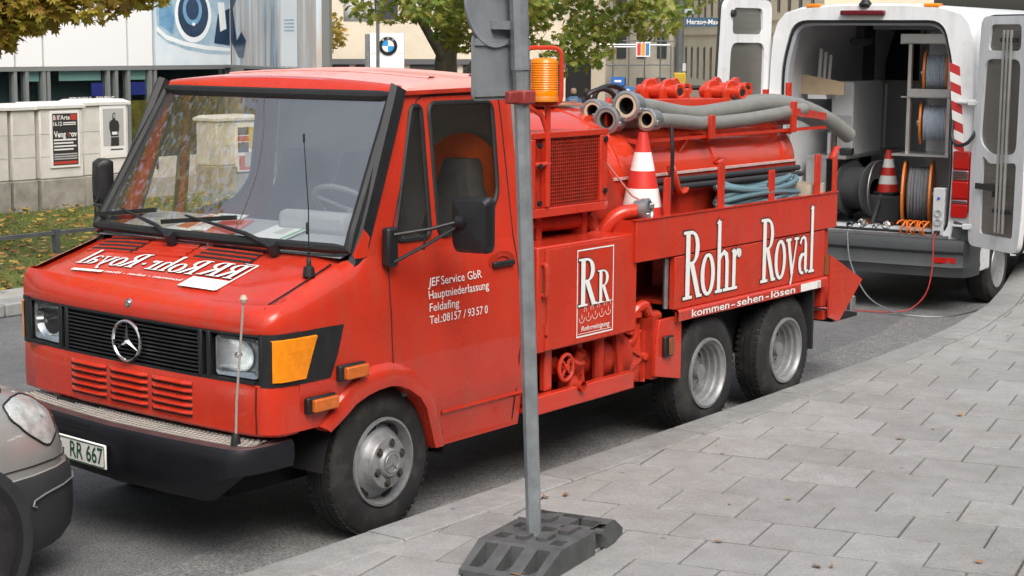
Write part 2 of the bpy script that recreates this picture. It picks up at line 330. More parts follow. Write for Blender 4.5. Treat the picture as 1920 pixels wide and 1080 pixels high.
# paving slabs, turned twelve degrees against the kerb
cd_ = Vector((.21, -.978)).normalized(); pd_ = Vector((.978, .21)).normalized()
def clip(poly, f):
    out = []
    for i in range(len(poly)):
        a, b = poly[i - 1], poly[i]; fa, fb = f(a), f(b)
        if (fa < 0) != (fb < 0): out.append(a + (b - a) * (fa / (fa - fb)))
        if fb < 0: out.append(b)
    return out
def seen(p, mg=.06):
    v = Vector((p[0], p[1], .12)) - cam_o.matrix_world.translation; z = v.dot(cw)
    if z < .5: return False
    return abs(v.dot(cr) / z) < .2901 + mg * .4 and abs(v.dot(cu) / z) < .1632 + mg * .4
def slab_mesh(poly):
    m = MB(); c = sum(poly, Vector((0, 0))) / len(poly)
    def ins(d, z): return [(p.x - (p - c).normalized().x * d, p.y - (p - c).normalized().y * d, z) for p in poly]
    m.quad_strip([ins(.0, -.03), ins(.0, -.004), ins(.004, 0)], True); m.f.append(tuple(range(2 * len(poly), 3 * len(poly)))); return m
shared = []
for w_ in range(3):
    L, W = .392 - .010, .415 - .015
    q = [Vector((sx * L / 2 + random.uniform(-.0015, .0015), sy * W / 2 + random.uniform(-.0015, .0015))) for sx, sy in ((-1, -1), (1, -1), (1, 1), (-1, 1))]
    me = slab_mesh(q).mesh('paving_slab', 0); me.materials.append(SLAB); shared.append(me)
ang = math.atan2(cd_.y, cd_.x); nslab = 0
for k in range(-8, 26):
    for j in range(-6, 22):
        pc = 1.269 + .415 * (k + .5); cc = 2.229 + .392 * (j + .5) + (.196 if k % 2 else 0)
        c = cd_ * cc + pd_ * pc; inner = ke(c.x) - .252
        if c.y > inner + .35: continue
        cs = [c + cd_ * sx * .196 + pd_ * sy * .2075 for sx, sy in ((-1, -1), (1, -1), (1, 1), (-1, 1))]
        if not any(seen(p) for p in cs): continue
        zj = .1195 + random.uniform(-.0025, .0015); tilt = (random.uniform(-.006, .006), random.uniform(-.006, .006), ang + random.uniform(-.006, .006))
        if all(p.y < ke(p.x) - .256 for p in cs):
            o = bpy.data.objects.new('paving_slab', random.choice(shared)); COL.objects.link(o); o.location = (c.x, c.y, zj); o.rotation_euler = tilt; o.parent = pav
        else:
            sl = (ke(c.x + .3) - ke(c.x - .3)) / .6
            pl = [c + cd_ * sx * .191 + pd_ * sy * .200 for sx, sy in ((-1, -1), (1, -1), (1, 1), (-1, 1))]
            pl = clip(pl, lambda p: p.y - (ke(c.x) + sl * (p.x - c.x) - .258))
            if len(pl) < 3: continue
            ctr = sum(pl, Vector((0, 0))) / len(pl)
            if max((p - ctr).length for p in pl) < .05: continue
            me = slab_mesh([p - ctr for p in pl]).mesh('paving_slab', 0); me.materials.append(SLAB)
            o = bpy.data.objects.new('paving_slab', me); COL.objects.link(o); o.location = (ctr.x, ctr.y, zj); o.parent = pav
        nslab += 1
print('slabs', nslab)
# far side: kerb, paved strip, grass verge
GRS = mat('lawn_soil', (.055, .075, .02), .95, col2=(.12, .13, .035), vscale=3, bump=.5, bscale=60)
verge = tag(MB().quad_strip([[(x, 6.4, .09) for x in range(-20, 29)], [(x, 12.9, .11) for x in range(-20, 29)]]).build('lawn', GRS, smooth=0), 'leaf-strewn grass strip across the street', kind='structure')
fk = tag(MB().bb(-20, 28, 6.12, 6.42, 0, .088).build('far_kerb', KST), 'stone kerb along the grass across the street', kind='structure')
for i in range(34):
    o = MB().bb(-8 + i, -8 + i + .99, 6.03, 6.34, .0, .115).build('kerb_stone', KST, fk, bevel=.015)
st = tag(MB().bb(-20, 28, 6.345, 6.85, 0, .10).build('paved_strip', stone('pale_strip_stone', (.36, .35, .33), (.43, .42, .40), 4)), 'narrow pale paved strip between far kerb and grass', kind='structure')
plaza = tag(MB().quad_strip([[(x, 12.9, gz(x) + .06) for x in (-20, 0, 16, 28, 60)], [(x, 60, gz(x) + .06) for x in (-20, 0, 16, 28, 60)]]).build('plaza', mat('plaza_stone', (.26, .25, .24), .9, var=.15), smooth=0), 'paved forecourt behind the cabinets', kind='structure')
def leaf_mat(name, c, c2, trans=.35):
    m = bpy.data.materials.new(name); m.use_nodes = True; n, l = m.node_tree.nodes, m.node_tree.links; n.remove(n['Principled BSDF'])
    geo = n.new('ShaderNodeNewGeometry'); rp = n.new('ShaderNodeValToRGB'); e = rp.color_ramp.elements; cs = [c] + c2
    e[0].color = (*cs[0], 1); e[1].color = (*cs[-1], 1)
    for i, q in enumerate(cs[1:-1]): x_ = e.new((i + 1) / (len(cs) - 1)); x_.color = (*q, 1)
    l.new(geo.outputs['Random Per Island'], rp.inputs[0])
    d = n.new('ShaderNodeBsdfPrincipled'); d.inputs['Roughness'].default_value = .5; d.inputs['Specular IOR Level'].default_value = .3; t = n.new('ShaderNodeBsdfTranslucent'); mx = n.new('ShaderNodeMixShader'); mx.inputs[0].default_value = trans
    l.new(rp.outputs[0], d.inputs['Base Color']); l.new(rp.outputs[0], t.inputs[0]); l.new(d.outputs[0], mx.inputs[1]); l.new(t.outputs[0], mx.inputs[2]); l.new(mx.outputs[0], n['Material Output'].inputs[0]); return m
m = MB()
for i in range(42000):
    x = random.uniform(2, 17); y = random.uniform(6.9, 12.6)
    if x > 13 and random.random() < .5: continue
    z = .09 + (y - 6.4) * .003; h = random.uniform(.025, .07); a = random.uniform(0, 6.28); w_ = .005; dx, dy = math.cos(a), math.sin(a); le = random.uniform(-.04, .04)
    b = len(m.v); m.v += [(x - dx * w_, y - dy * w_, z), (x + dx * w_, y + dy * w_, z), (x + dy * le, y + dx * le, z + h)]; m.f.append((b, b + 1, b + 2))
tag(m.build('grass', leaf_mat('grass_blades', (.12, .18, .03), [(.20, .26, .045), (.26, .26, .07), (.15, .22, .04)], .3), smooth=0, recalc=False), 'short green lawn grass across the street', kind='stuff')
def litter(n, xr, yr, zf, s0, s1, zj=.02):
    m = MB()
    for i in range(n):
        x = random.uniform(*xr); y = random.uniform(*yr); z = zf(x, y) + random.uniform(.004, zj); s_ = random.uniform(s0, s1); a = random.uniform(0, 6.28)
        Mx = Matrix.Rotation(a, 3, 'Z') @ Matrix.Rotation(random.uniform(-.5, .5), 3, 'X'); b = len(m.v); cu2 = random.uniform(.1, .45)
        for px, py in ((-1, 0), (-.45, .38), (-.1, .75), (.2, .4), (.95, .1), (.3, -.3), (0, -.7), (-.5, -.35)):
            q = Mx @ Vector((px, py, cu2 * px * px)); m.v.append((x + q.x * s_, y + q.y * s_, z + max(0, q.z * s_)))
        m.f.append(tuple(range(b, b + 8)))
    return m
LEAFC = [(.40, .26, .04), (.30, .14, .03), (.20, .08, .02), (.42, .32, .09)]
tag(litter(2300, (2, 16), (6.6, 12.5), lambda x, y: .1 + (y - 6.4) * .003, .04, .085, .06).build('fallen_leaves', leaf_mat('fallen_leaf', (.45, .30, .05), LEAFC, .1), smooth=0, recalc=False), 'yellow and brown fallen leaves on the lawn', kind='stuff')
tag(litter(34, (.6, 8), (-4.2, -1.3), lambda x, y: .122, .012, .035, .008).build('pavement_leaves', leaf_mat('dry_leaf', (.40, .22, .08), [(.28, .13, .05), (.5, .4, .25), (.12, .08, .05)], .05), smooth=0, recalc=False), 'a few dry leaf scraps lying on the paving slabs', kind='stuff')
# ================================================================ the red truck: cab
T = thing('vacuum_truck', 'red drain-cleaning tank truck with chrome star grille and RR lettering', 'truck', (2.9, 0, 0))
YS = [(.34, .885), (.50, .905), (.60, .930), (.64, .938), (.765, .938), (.80, .949), (1.10, .947), (1.27, .928), (1.38, .905), (2.12, .822), (2.2, .80)]
def ys(z): return lerp_tab(YS, z)
def zt(x): return 1.203 + .30 * (x - .08) if x < .62 else min(1.38, 1.365 + (x - .62) * .2)
ARCH = [(.40, .60), (.45, .63), (.50, .665), (.57, .705), (.65, .73), (.73, .745), (.82, .75), (.88, .742), (.96, .71), (1.04, .66), (1.10, .595), (1.15, .51), (1.19, .43), (1.22, .37)]
def zb(x): return .635 if x < .40 else .365 if x > 1.22 else lerp_tab(ARCH, x)
HALF = [(.045, 0), (.045, .2), (.048, .4), (.056, .55), (.066, .7), (.08, .8), (.092, .85), (.102, .885), (.113, .912), (.13, .932), (.155, .942), (.2, .946)]
def skew(x, y): return .075 * y * min(1, max(0, (.2 - x) / .1))     # the nose stands a little askew
def px(y): x = lerp_tab([(b, a) for a, b in HALF[:9]], abs(y)); return x + skew(x, y)
def outline(s=0, half=HALF, xend=None):
    """nose outline in plan shrunk inwards by s, far side to near side"""
    out = []
    for x, y in half:
        t = min(1, max(0, (x - .045) / .155)); out.append((x + s * (1 - t * .85), y - s * t * 1.0))
    if xend: out.append((xend, out[-1][1]))
    return [(x + skew(x, y), y) for x, y in out[::-1]] + [(x + skew(x, -y), -y) for x, y in out[1:]]
def lvl(z, s, slope=0): return [(x, y, z + max(0, x - .08) * slope) for x, y in outline(s)]
def shell(levels, name, m_, parent, **k): return MB().quad_strip([lvl(*q) for q in levels]).build(name, m_, parent, **k)
nose = shell([(.625, .05), (.628, .012), (.64, 0), (.75, -.004), (.845, 0), (.862, .004), (.863, .10)], 'front_panel', RED, T)
shell([(.863, .10), (.866, .10), (1.086, .10), (1.088, .10)], 'grille_panel', BLK, T)
bon_front = shell([(1.088, .10), (1.089, .004), (1.10, 0), (1.13, .001, .05), (1.16, .008, .15), (1.182, .022, .22), (1.196, .045, .27), (1.203, .07, .30)], 'bonnet_front', RED, T)
# bonnet as a crowned sheet
def hood(x, y): return 1.203 + .30 * max(0, x - .08) + .018 * (1 - (y / .88) ** 2)  - .03 * max(0, abs(y) - .7) / .2
rows = []
ho = [(x, y) for x, y in outline(.07)]
for i in range(13):
    t = i / 12; r_ = []
    for x, y in ho: xx = x + (.645 - x) * t; r_.append((xx, y * (1 - .03 * t), lvl(1.203, .07, .30)[0][2] * 0 + (1.203 + max(0, x - .08) * .30) * (1 - min(1, t * 6)) + hood(xx, y) * min(1, t * 6)))
    rows.append(r_)
bonnet = MB().quad_strip(rows).build('bonnet', RED, T)
for s in (-1, 1):
    xs = [.2, .26, .32, .38, .40, .42, .45, .48, .5, .53, .57, .61, .65, .69, .73, .78, .82, .85, .88, .92, .96, 1.0, 1.04, 1.07, 1.10, 1.13, 1.15, 1.17, 1.19, 1.205, 1.22, 1.225, 1.3, 1.45, 1.6, 1.75, 1.85, 1.95]
    rows = []
    for x in xs:
        top = zt(x); b = zb(x); col = []; w_ = 1 if x < .60 else max(0, (.70 - x) / .10)
        zs = [b + (top - .12 - b) * i / 12 for i in range(13)] + [top - .075, top - .045, top - .022, top - .007, top]; dy = [0] * 13 + [.001, .008, .022, .045, .07]
        for z, d in zip(zs, dy): col.append((x, s * (ys(z) - d * w_), z))
        rows.append([(x, s * (ys(b) - .07), b)] + col)
    fender = MB().quad_strip(rows).build('side_panel', RED, T)
    # wheel arch flare: raised band round the opening
    fl_in = [(.40, .60), (.45, .632), (.51, .668), (.57, .706), (.65, .732), (.73, .747), (.82, .752), (.88, .744), (.96, .712), (1.04, .662), (1.10, .597), (1.15, .512), (1.19, .432), (1.22, .37)]
    fl_out = [(.34, .635), (.39, .68), (.45, .74), (.52, .795), (.60, .845), (.70, .868), (.82, .868), (.91, .845), (1.01, .80), (1.10, .72), (1.17, .63), (1.235, .53), (1.28, .45), (1.315, .37)]
    rg = []
    for (a, b), (c, d) in zip(fl_in, fl_out):
        rg.append([(a, s * (ys(b) - .03), b), (a, s * (ys(b) + .026), b), (a + (c - a) * .5, s * (ys((b + d) / 2) + .030), b + (d - b) * .5), (a + (c - a) * .85, s * (ys(d) + .018), b + (d - b) * .85), (c, s * (ys(d) - .002), d)])
    MB().quad_strip(rg).build('wheel_arch', RED, fender)
    # door sill fold and body crease
    MB().quad_strip([[(x, s * (ys(z) + o_), z) for z, o_ in ((.525, .001), (.54, .009), (.556, .001))] for x in (1.26, 1.5, 1.7, 1.94)]).build('sill_fold', RED, fender)
    # upper side with two window openings
    def up(a, b, s=s, o_=0): return (a, s * (ys(b) + o_), b)
    q_out = rpoly([(.925, 1.425), (1.195, 1.425), (1.205, 2.075), (1.13, 2.075)], .05)
    w_out = rpoly([(1.255, 1.415), (1.66, 1.475), (1.775, 1.60), (1.785, 2.085), (1.255, 2.085)], .06)
    door = holed([(.66, 1.378), (1.95, 1.378), (1.95, 2.135), (1.075, 2.135)], [q_out, w_out], up).build('door_frame', RED, T, smooth=0)
    for nm, lp in (('quarter_window', q_out), ('side_window', w_out)):
        c = Vector((sum(p[0] for p in lp) / len(lp), sum(p[1] for p in lp) / len(lp)))
        win = MB().poly([up(p[0], p[1], o_=-.012) for p in lp]).build(nm, glass('side_glass', (.86, .83, .78)), T, smooth=0)
        MB().tube([up(p[0] + (c.x - p[0]) * .02, p[1] + (c.y - p[1]) * .02, o_=.001) for p in lp], .013, 6, closed=True).build('window_seal', RUB, win)
    # door gaps
    gap = [(.855, .80), (.845, .95), (.84, 1.15), (.85, 1.30), (.875, 1.40), (1.05, 1.80), (1.16, 2.06), (1.20, 2.105), (1.30, 2.115), (1.78, 2.115), (1.83, 2.09), (1.85, 2.0), (1.87, 1.4), (1.885, 1.0), (1.89, .40)]
    MB().tube([up(x, z, o_=.0005) for x, z in curve_pts([(a, b, 0) for a, b in gap], 4) for x, z in [(x, z)]] if 0 else [up(p.x, p.y, o_=.0) for p in curve_pts([(a, b, 0) for a, b in gap], 4)], .0038, 5).build('door_gap', DRK, door)
    # black deflector strip on the windscreen pillar, and the pillar skin
    st_ = [(.645, .900, 1.255), (.70, .892, 1.39), (.85, .868, 1.70), (1.03, .838, 2.08), (1.065, .830, 2.155)]
    sec = []
    for x, y, z in st_: sec.append([(x - .035, s * (y - .045), z + .02), (x - .055, s * (y - .025), z + .028), (x - .045, s * (y + .006), z + .015), (x + .015, s * (y + .012), z - .01), (x + .03, s * (y - .01), z - .02), (x, s * (y - .05), z)])
    MB().quad_strip(sec, True, True).build('pillar_strip', BLK, T)
    MB().quad_strip([[(.645 + .435 * t, s * (.87 - .10 * t), 1.40 + .74 * t), (.63 + .435 * t, s * (.905 - .085 * t), 1.375 + .76 * t), (.70 + .40 * t, s * (.907 - .085 * t), 1.375 + .76 * t)] for t in (0, .25, .5, .75, 1)]).build('pillar', RED, T)
# roof
def roofz(x, y): return 2.165 + .035 * (1 - (y / .80) ** 2) + .03 * min(1, max(0, (x - 1.06) / .5))
rows = []
for x in (1.085, 1.10, 1.13, 1.2, 1.35, 1.5, 1.65, 1.8, 1.92, 1.955):
    e = -.02 if x < 1.09 else -.006 if x < 1.11 else -.02 if x > 1.95 else 0; r_ = [(x, -.826, 2.13), (x, -.822, 2.155 + e)]
    for i in range(15): y = -.80 + 1.6 * i / 14; r_.append((x, y, roofz(x, y) + e))
    rows.append(r_ + [(x, .822, 2.155 + e), (x, .826, 2.13)])
RFSKY = mat('roof_paint_sky_sheen', (.78, .34, .30), .42, var=.15, vscale=2.5, coat=.4)  # red roof paint paled to pink, white sky reflection put into its colour
roof = MB().quad_strip(rows).build('roof', RFSKY, T)
def bow(y, m_): return .055 * (1 - (y / m_) ** 2)
hd = []
for y in [-.80 + 1.6 * i / 16 for i in range(17)]: hd.append([(1.035 - bow(y, .82), y * .95, 2.095), (1.045 - bow(y, .82), y * .965, 2.115), (1.06 - bow(y, .82) * .9, y * .985, 2.15), (1.075 - bow(y, .82) * .5, y * 1.0, roofz(1.06, y) - .008), (1.10, y, roofz(1.10, y) - .001)])
MB().quad_strip(hd).build('roof_header', RED, T)
for s in (-1, 1): MB().bar((1.07, s * .834, 2.132), (1.955, s * .834, 2.145), .012, .02).build('rain_gutter', RED3, roof)
for x in (1.45, 1.78): MB().quad_strip([[(x + a, y, roofz(x, y) + b) for a, b in ((-.03, 0), (-.02, .008), (.02, .008), (.03, 0))] for y in [-.7 + 1.4 * i / 10 for i in range(11)]]).build('roof_rib', RFSKY, roof)
# windscreen
GREYC = mat('crack_grey', (.08, .085, .09), .5)
def ws(u, v, o_=0):
    hw = .870 * (1 - v) + .785 * v; y = u * hw
    return (.625 + .425 * v - bow(y, hw + .03) - o_ * .86, y, 1.415 + .70 * v + o_ * .5)
wl = rrect(-1, 1, 0, 1, .07, 5)
g = [[ws(-1 + 2 * i / 20, j / 8) for i in range(21)] for j in range(9)]
wind = MB().quad_strip(g).build('windscreen', glass('screen_glass', (.94, .96, .96), dust_haze=.06, ior=3.3), T)
MB().tube([ws(u, v, .004) for u, v in [(-1 + 2 * i / 24, .0) for i in range(25)] + [(1, j / 10) for j in range(1, 11)] + [(1 - 2 * i / 24, 1.0) for i in range(1, 25)] + [(-1, 1 - j / 10) for j in range(1, 10)]], .026, 8, closed=True).build('windscreen_seal', RUB, wind)
# a thin crack across the pane
MB().tube([ws(u, v, .002) for u, v in ((.02, .99), (-.02, .9), (-.08, .78), (-.14, .62), (-.18, .45), (-.19, .3), (-.19, .16), (-.185, .08))], .0022, 5).build('pane_crack', GREYC, wind)
# wipers
for y0, y1, y2 in ((-.46, .34, -.16), (.22, .88, .42)):
    w_ = MB(); p0 = Vector(ws(y0 / .86, -.04, .035)); p1 = Vector(ws((y1 * .72 + y2 * .28) / .86 * .9, .115, .035))
    w_.tube([p0, p0 + (p1 - p0) * .3 + Vector((0, 0, .02)), p1], [.016, .011, .006], 8); w_.lathe([(0, .03), (.026, .025), (.03, -.03)], p0, (-.5, 0, .86), 12)
    a = Vector(ws(y1 / .86, .06, .028)); b = Vector(ws(y2 / .86, .135, .028)); wp = w_.build('wiper', BLK, T)
    MB().bar(a, b, .012, .022).build('wiper_blade', RUB, wp)
# bonnet vents near the windscreen
for y0, y1, dark in ((.42, .72, 1), (.06, .38, 0), (-.38, -.02, 1)):
    v = MB(); n_ = 4
    for i in range(n_):
        x = .44 + .042 * i; yy0, yy1 = y0 - .03 * (3 - i) * .3, y1
        v.quad_strip([[(x + a, y, hood(x + a, y) + b) for a, b in ((-.004, .004), (.012, .005), (.030, .004))] for y in (yy0, (yy0 + yy1) / 2, yy1)])
    vent = v.build('bonnet_vent', DRK if dark else RED, bonnet, smooth=0)
    v = MB()
    for i in range(n_ + 1):
        x = .428 + .042 * i; v.quad_strip([[(x + a, y, hood(x + a, y) + b) for a, b in ((-.003, .001), (-.002, .009), (.006, .009), (.008, .001))] for y in (y0 - .01, (y0 + y1) / 2, y1 + .01)])
    v.build('vent_bars', RED, vent)
# bonnet gap lines and badge
MB().tube([(.053, -.868, 1.09), (.053, -.866, 1.13), (.062, -.862, 1.165), (.085, -.85, 1.196), (.13, -.835, 1.215), (.3, -.82, 1.262), (.58, -.80, 1.348)], .004, 5).build('bonnet_gap', DRK, bonnet)
MB().tube([(px(-.85) - .002, -.85, .64), (px(-.85) - .006, -.85, .75), (px(-.85) - .002, -.85, .855)], .0035, 5).build('panel_gap', DRK, nose)
MB().lathe([(0, .012), (.012, .011), (.018, .006), (.022, .006), (.024, 0)], (.052, .0, 1.150), (-1, 0, .1), 20).build('badge', CHROME, bonnet)
# grille slats, star
for i in range(11):
    z = .882 + .0185 * i
    o = MB().quad_strip([[(px(y) + a, y, z + b) for a, b in ((.08, 0), (.012, .0), (.006, .004), (.012, .010), (.08, .010))] for y in [-.49 + .98 * k / 12 for k in range(13)]], False).build('grille_slat', BLK, T)
for y in (.505, -.505, .56, -.56, .868, -.868): MB().box((px(y) + .03, y, .975), (.06, .025, .218)).build('grille_bar', BLK, T, bevel=.006)
for z in (.868, 1.083): MB().quad_strip([[(px(y) + a, y, z + b) for a, b in ((.09, -.006), (.003, -.006), (.003, .006), (.09, .006))] for y in [-.87 + 1.74 * k / 24 for k in range(25)]]).build('grille_rim', BLK, T)
sc = Vector((.034, .0, .973)); st_ = MB(); st_.tube([sc + Vector((0, .094 * math.cos(a), .094 * math.sin(a))) for a in [2 * math.pi * k / 36 for k in range(36)]], .0085, 8, closed=True)
for k in range(3):
    a = R(90 + 120 * k); d = Vector((0, math.cos(a), math.sin(a))); n_ = Vector((0, -d.z, d.y)); tip = sc + d * .09
    st_.v += [tuple(tip), tuple(sc + n_ * .014 - d * .006), tuple(sc - n_ * .014 - d * .006), tuple(sc + Vector((-.016, 0, 0))), tuple(sc + Vector((.012, 0, 0)))]; b = len(st_.v) - 5
    st_.f += [(b, b + 1, b + 3), (b, b + 3, b + 2), (b, b + 4, b + 1), (b, b + 2, b + 4), (b + 1, b + 4, b + 2, b + 3)]
st_.build('star_emblem', CHROME, T, smooth=30); MB().lathe([(.016, .06), (.016, 0)], sc, (1, 0, 0), 10).build('emblem_mount', BLK, T)
# headlights, indicators, side panel of the black band
for s in (-1, 1):
    hl = MB(); y0, y1 = .59, .845
    rg = []
    for k, (ins, xo) in enumerate(((0, .02), (.004, .006), (.03, -.0), (.08, -.004))):
        rg.append([(px(s * y) + .010 + xo, s * y, z) for y, z in rrect(y0 + ins, y1 - ins, .885 + ins * .8, 1.068 - ins * .8, max(.012, .03 - ins * .3), 4)])
    hl.quad_strip(rg, True); hl.f.append(tuple(range(len(hl.v) - len(rg[0]), len(hl.v)))); h_ = hl.build('headlight', glass('lamp_glass', (.9, .92, .93)), T)
    rf = MB(); rf.lathe([(.0, .05), (.03, .045), (.07, .025), (.092, .002)], (px(s * .72) + .035, s * .72, .985), (1, 0, 0), 24); rf.build('reflector', CHROME, h_)
    MB().quad_strip([[(px(s * y) + .022, s * y, z) for y, z in rrect(y0, y1, .885, 1.068, .02, 3)], [(px(s * y) + .034, s * y, z) for y, z in rrect(y0 + .02, y1 - .02, .91, 1.05, .02, 3)], [(px(s * .72) + .040, s * .72 + .09 * math.cos(2 * math.pi * k / 16), .98 + .075 * math.sin(2 * math.pi * k / 16)) for k in range(16)]], True).build('lamp_bowl', LENS, h_)
    MB().lathe([(0, -.03), (.012, -.028), (.014, .02)], (px(s * .72) + .05, s * .72, .985), (1, 0, 0), 12).build('bulb', CHROME, h_)
    MB().box((px(s * .7) + .03, s * .70, .872), (.05, .29, .012)).build('lamp_shelf', BLK, h_)
    def sb(x, z, o_, s=s):     # a point on the side of the nose
        hf = [(b, a) for a, b in HALF]; y = lerp_tab([(a, b) for a, b in HALF[4:]], x) if x < .2 else ys(z)
        return (x + skew(x, s * y), s * (y + o_), z)
    end = [(.40, .875), (.46, .96), (.505, 1.075)]
    def blk(o_, zz): return [sb(x, z, o_) for x, z in zz]
    pnl = MB(); cols = [.097, .105, .115, .14, .18, .22, .28, .34, .40]
    pnl.quad_strip([[sb(x, .855, -.02), sb(x, .855, .004), sb(x, .96 if x < .39 else .96, .006), sb(x, 1.092, .004), sb(x, 1.092, -.02)] for x in cols] + [[sb(.405, .858, -.02), sb(.405, .858, .004), sb(.455, .96, .005), sb(.50, 1.09, .003), sb(.50, 1.09, -.02)]])
    pnl.build('corner_panel', BLK, T)
    ind = MB(); rows = []
    for k in range(9):
        t = k / 8; x0, x1 = .06, .225 + .09 * 0
        rows.append([sb(.112 + (xe - .112) * t, z, .0 if e else .016) for xe, z, e in ((.225, .872, 1), (.228, .878, 0), (.25, .93, 0), (.27, .98, 0), (.292, 1.03, 0), (.308, 1.062, 0), (.31, 1.068, 1))])
    ind.quad_strip(rows); i_ = ind.build('indicator', AMBER, T)
    MB().quad_strip([[sb(.112 + (xe - .112) * t, z, .0172) for t in (0, .25, .5, .75, 1)] for xe, z in ((.258, .948), (.259, .952))]).build('lens_rib', AMBER, i_)
    MB().quad_strip([[sb(.112 + (xe - .112) * t, z, .0172) for t in (0, .25, .5, .75, 1)] for xe, z in ((.281, 1.005), (.282, 1.009))]).build('lens_rib', AMBER, i_)
    for x, z, L_ in ((.33, .748, .16), (.53, .868, .15)):
        mk = MB().box((x, s * (ys(z) + .016), z), (L_ + .03, .03, .075)).build('marker_lamp', BLK, T, bevel=.008)
        MB().box((x + .012, s * (ys(z) + .04), z - .002), (L_, .028, .058)).build('marker_lens', mat('amber_marker', (.55, .13, .02), .25, var=.15, vscale=30), mk, bevel=.006)
# louvres in the front panel: three blocks of five
for yc in (.315, .0, -.315):
    for i in range(5):
        z = .675 + .034 * i; w_ = .142
        sl = MB().quad_strip([[(px(y) - .0055, y, z - .007), (px(y) - .0055, y, z + .009)] for y in [yc - w_ + 2 * w_ * k / 6 for k in range(7)]]).build('louvre', DRK, nose, smooth=0)
        MB().quad_strip([[(px(y) - .004, y, z + .008), (px(y) - .020 * e, y, z + .006), (px(y) - .022 * e, y, z + .012), (px(y) - .003, y, z + .024)] for y, e in [(yc - w_ + 2 * w_ * k / 8, 1 if 0 < k < 8 else .2) for k in range(9)]]).build('louvre_lip', RED, sl)
# bumper
BH = [(-.115, 0), (-.114, .2), (-.108, .4), (-.095, .62), (-.08, .78), (-.06, .85), (-.015, .89), (.08, .91), (.2, .915)]
def bl(z, s, up_=0):
    q = []
    for x, y in BH: t = min(1, max(0, (x + .06) / .2)); q.append((x + s * (1 - t), y - s * t))
    return [(x + .13 * y * (1 - max(0, x) / .2), y, z + up_ * lift_(y)) for x, y in q[::-1]] + [(x - .06 * y * (1 - max(0, x) / .2), -y, z + up_ * lift_(y)) for x, y in q[1:]]
def lift_(y): t = min(1, max(0, (y - .62) / .26)); return .19 * t * t * (3 - 2 * t)
def bpx(y): return lerp_tab([(b, a) for a, b in BH], abs(y)) + (.13 if y > 0 else .06) * y
bumper = MB().quad_strip([bl(.31, .12, 1), bl(.32, .06, 1), bl(.35, .03, .85), bl(.40, .008, .4), bl(.52, 0), bl(.575, .002), bl(.592, .012)]).build('bumper', mat('bumper_black', (.010, .010, .014), .45, var=.2, vscale=8, spec=.3), T)
MB().quad_strip([bl(.5925, .012), bl(.598, .02), bl(.600, .05)]).build('bumper_edge', mat('bumper_edge_brown', (.07, .035, .035), .5, var=.25, vscale=10), bumper)
TRD = mat('tread_metal', (.30, .285, .26), .5, metal=.5, var=.2, vscale=25)
MB().quad_strip([bl(.600, .05), bl(.602, .19), bl(.602, .24)]).build('tread_plate', TRD, bumper)
tr = MB()
for r_ in range(5):
    for k in range(-31, 32):
        y = (k + (.5 if r_ % 2 else 0)) * .0275
        if abs(y) > .86: continue
        x = bpx(y) + .062 + .030 * r_
        tr.lathe([(.0125, 0), (.009, .006), (0, .006)], (x, y, .602), (0, 0, 1), 6)
tag(tr.build('tread_studs', mat('tread_stud', (.42, .40, .36), .42, metal=.6, var=.15), bumper, smooth=0), kind='stuff')
for k in range(3): MB().quad_strip([[(bpx(y) - .002, y, .525 + .02 * k + dz) for dz in (0, .008)] for y in (.12, .25, .38, .5)]).build('bumper_groove', DRK, bumper, smooth=0)
plate = MB().box((-.108, .225, .445), (.012, .52, .118), Matrix.Rotation(-.11, 3, 'Z')).build('number_plate', WHT, bumper, bevel=.006); plate['label'] = 'white number plate with green characters'
GRN = mat('plate_green', (.015, .09, .03), .5)
MB().quad_strip([[(-.1165 + .11 * y, .225 + y, .445 + z) for y, z in rrect(-.254, .254, -.053, .053, .015, 3)], [(-.1165 + .11 * y, .225 + y, .445 + z) for y, z in rrect(-.249, .249, -.048, .048, .012, 3)]], True).build('plate_border', GRN, plate, smooth=0, recalc=False)
put_text('plate_characters', GRN, 'RR 667', lambda a, b: (-.1168 + .11 * (.025 - a), .25 - a, .41 + b), plate, .075, fit=.265, bold=.012)
# whip marker on the bumper, aerial, mirrors
wh = MB().tube([(-.055, -.80, .60), (-.056, -.81, .8), (-.06, -.865, 1.25)], .0055, 8).build('marker_whip', mat('grey_rod', (.35, .32, .30), .4), T)
MB().lathe([(0, .02), (.012, .016), (.018, 0), (.012, -.016), (0, -.02)], (-.06, -.866, 1.262), (0, 0, 1), 14).build('whip_ball', mat('beige_ball', (.5, .42, .33), .5), wh)
MB().lathe([(.024, -.03), (.022, .02), (.014, .045), (.006, .05)], (-.055, -.80, .605), (0, 0, 1), 14).build('whip_foot', BLK, wh)
an = MB().tube([(.44, -.79, 1.33), (.44, -.79, 1.62), (.42, -.785, 1.93)], [.004, .003, .002], 6).build('aerial', BLK, T)
MB().lathe([(.03, -.03), (.024, .012), (.012, .02), (.010, .05), (.006, .055), (.006, .10), (.016, .102), (.016, .108), (.004, .11)], (.44, -.79, 1.335), (0, 0, 1), 14).build('aerial_base', BLK, an)
MB().lathe([(.006, 0), (.006, .05), (.003, .055)], (.43, -.79, 1.50), (0, 0, 1), 8).build('aerial_spring', BLK, an); MB().lathe([(.005, 0), (.005, .04)], (.42, -.785, 1.92), (0, 0, 1), 8).build('aerial_tip', BLK, an)
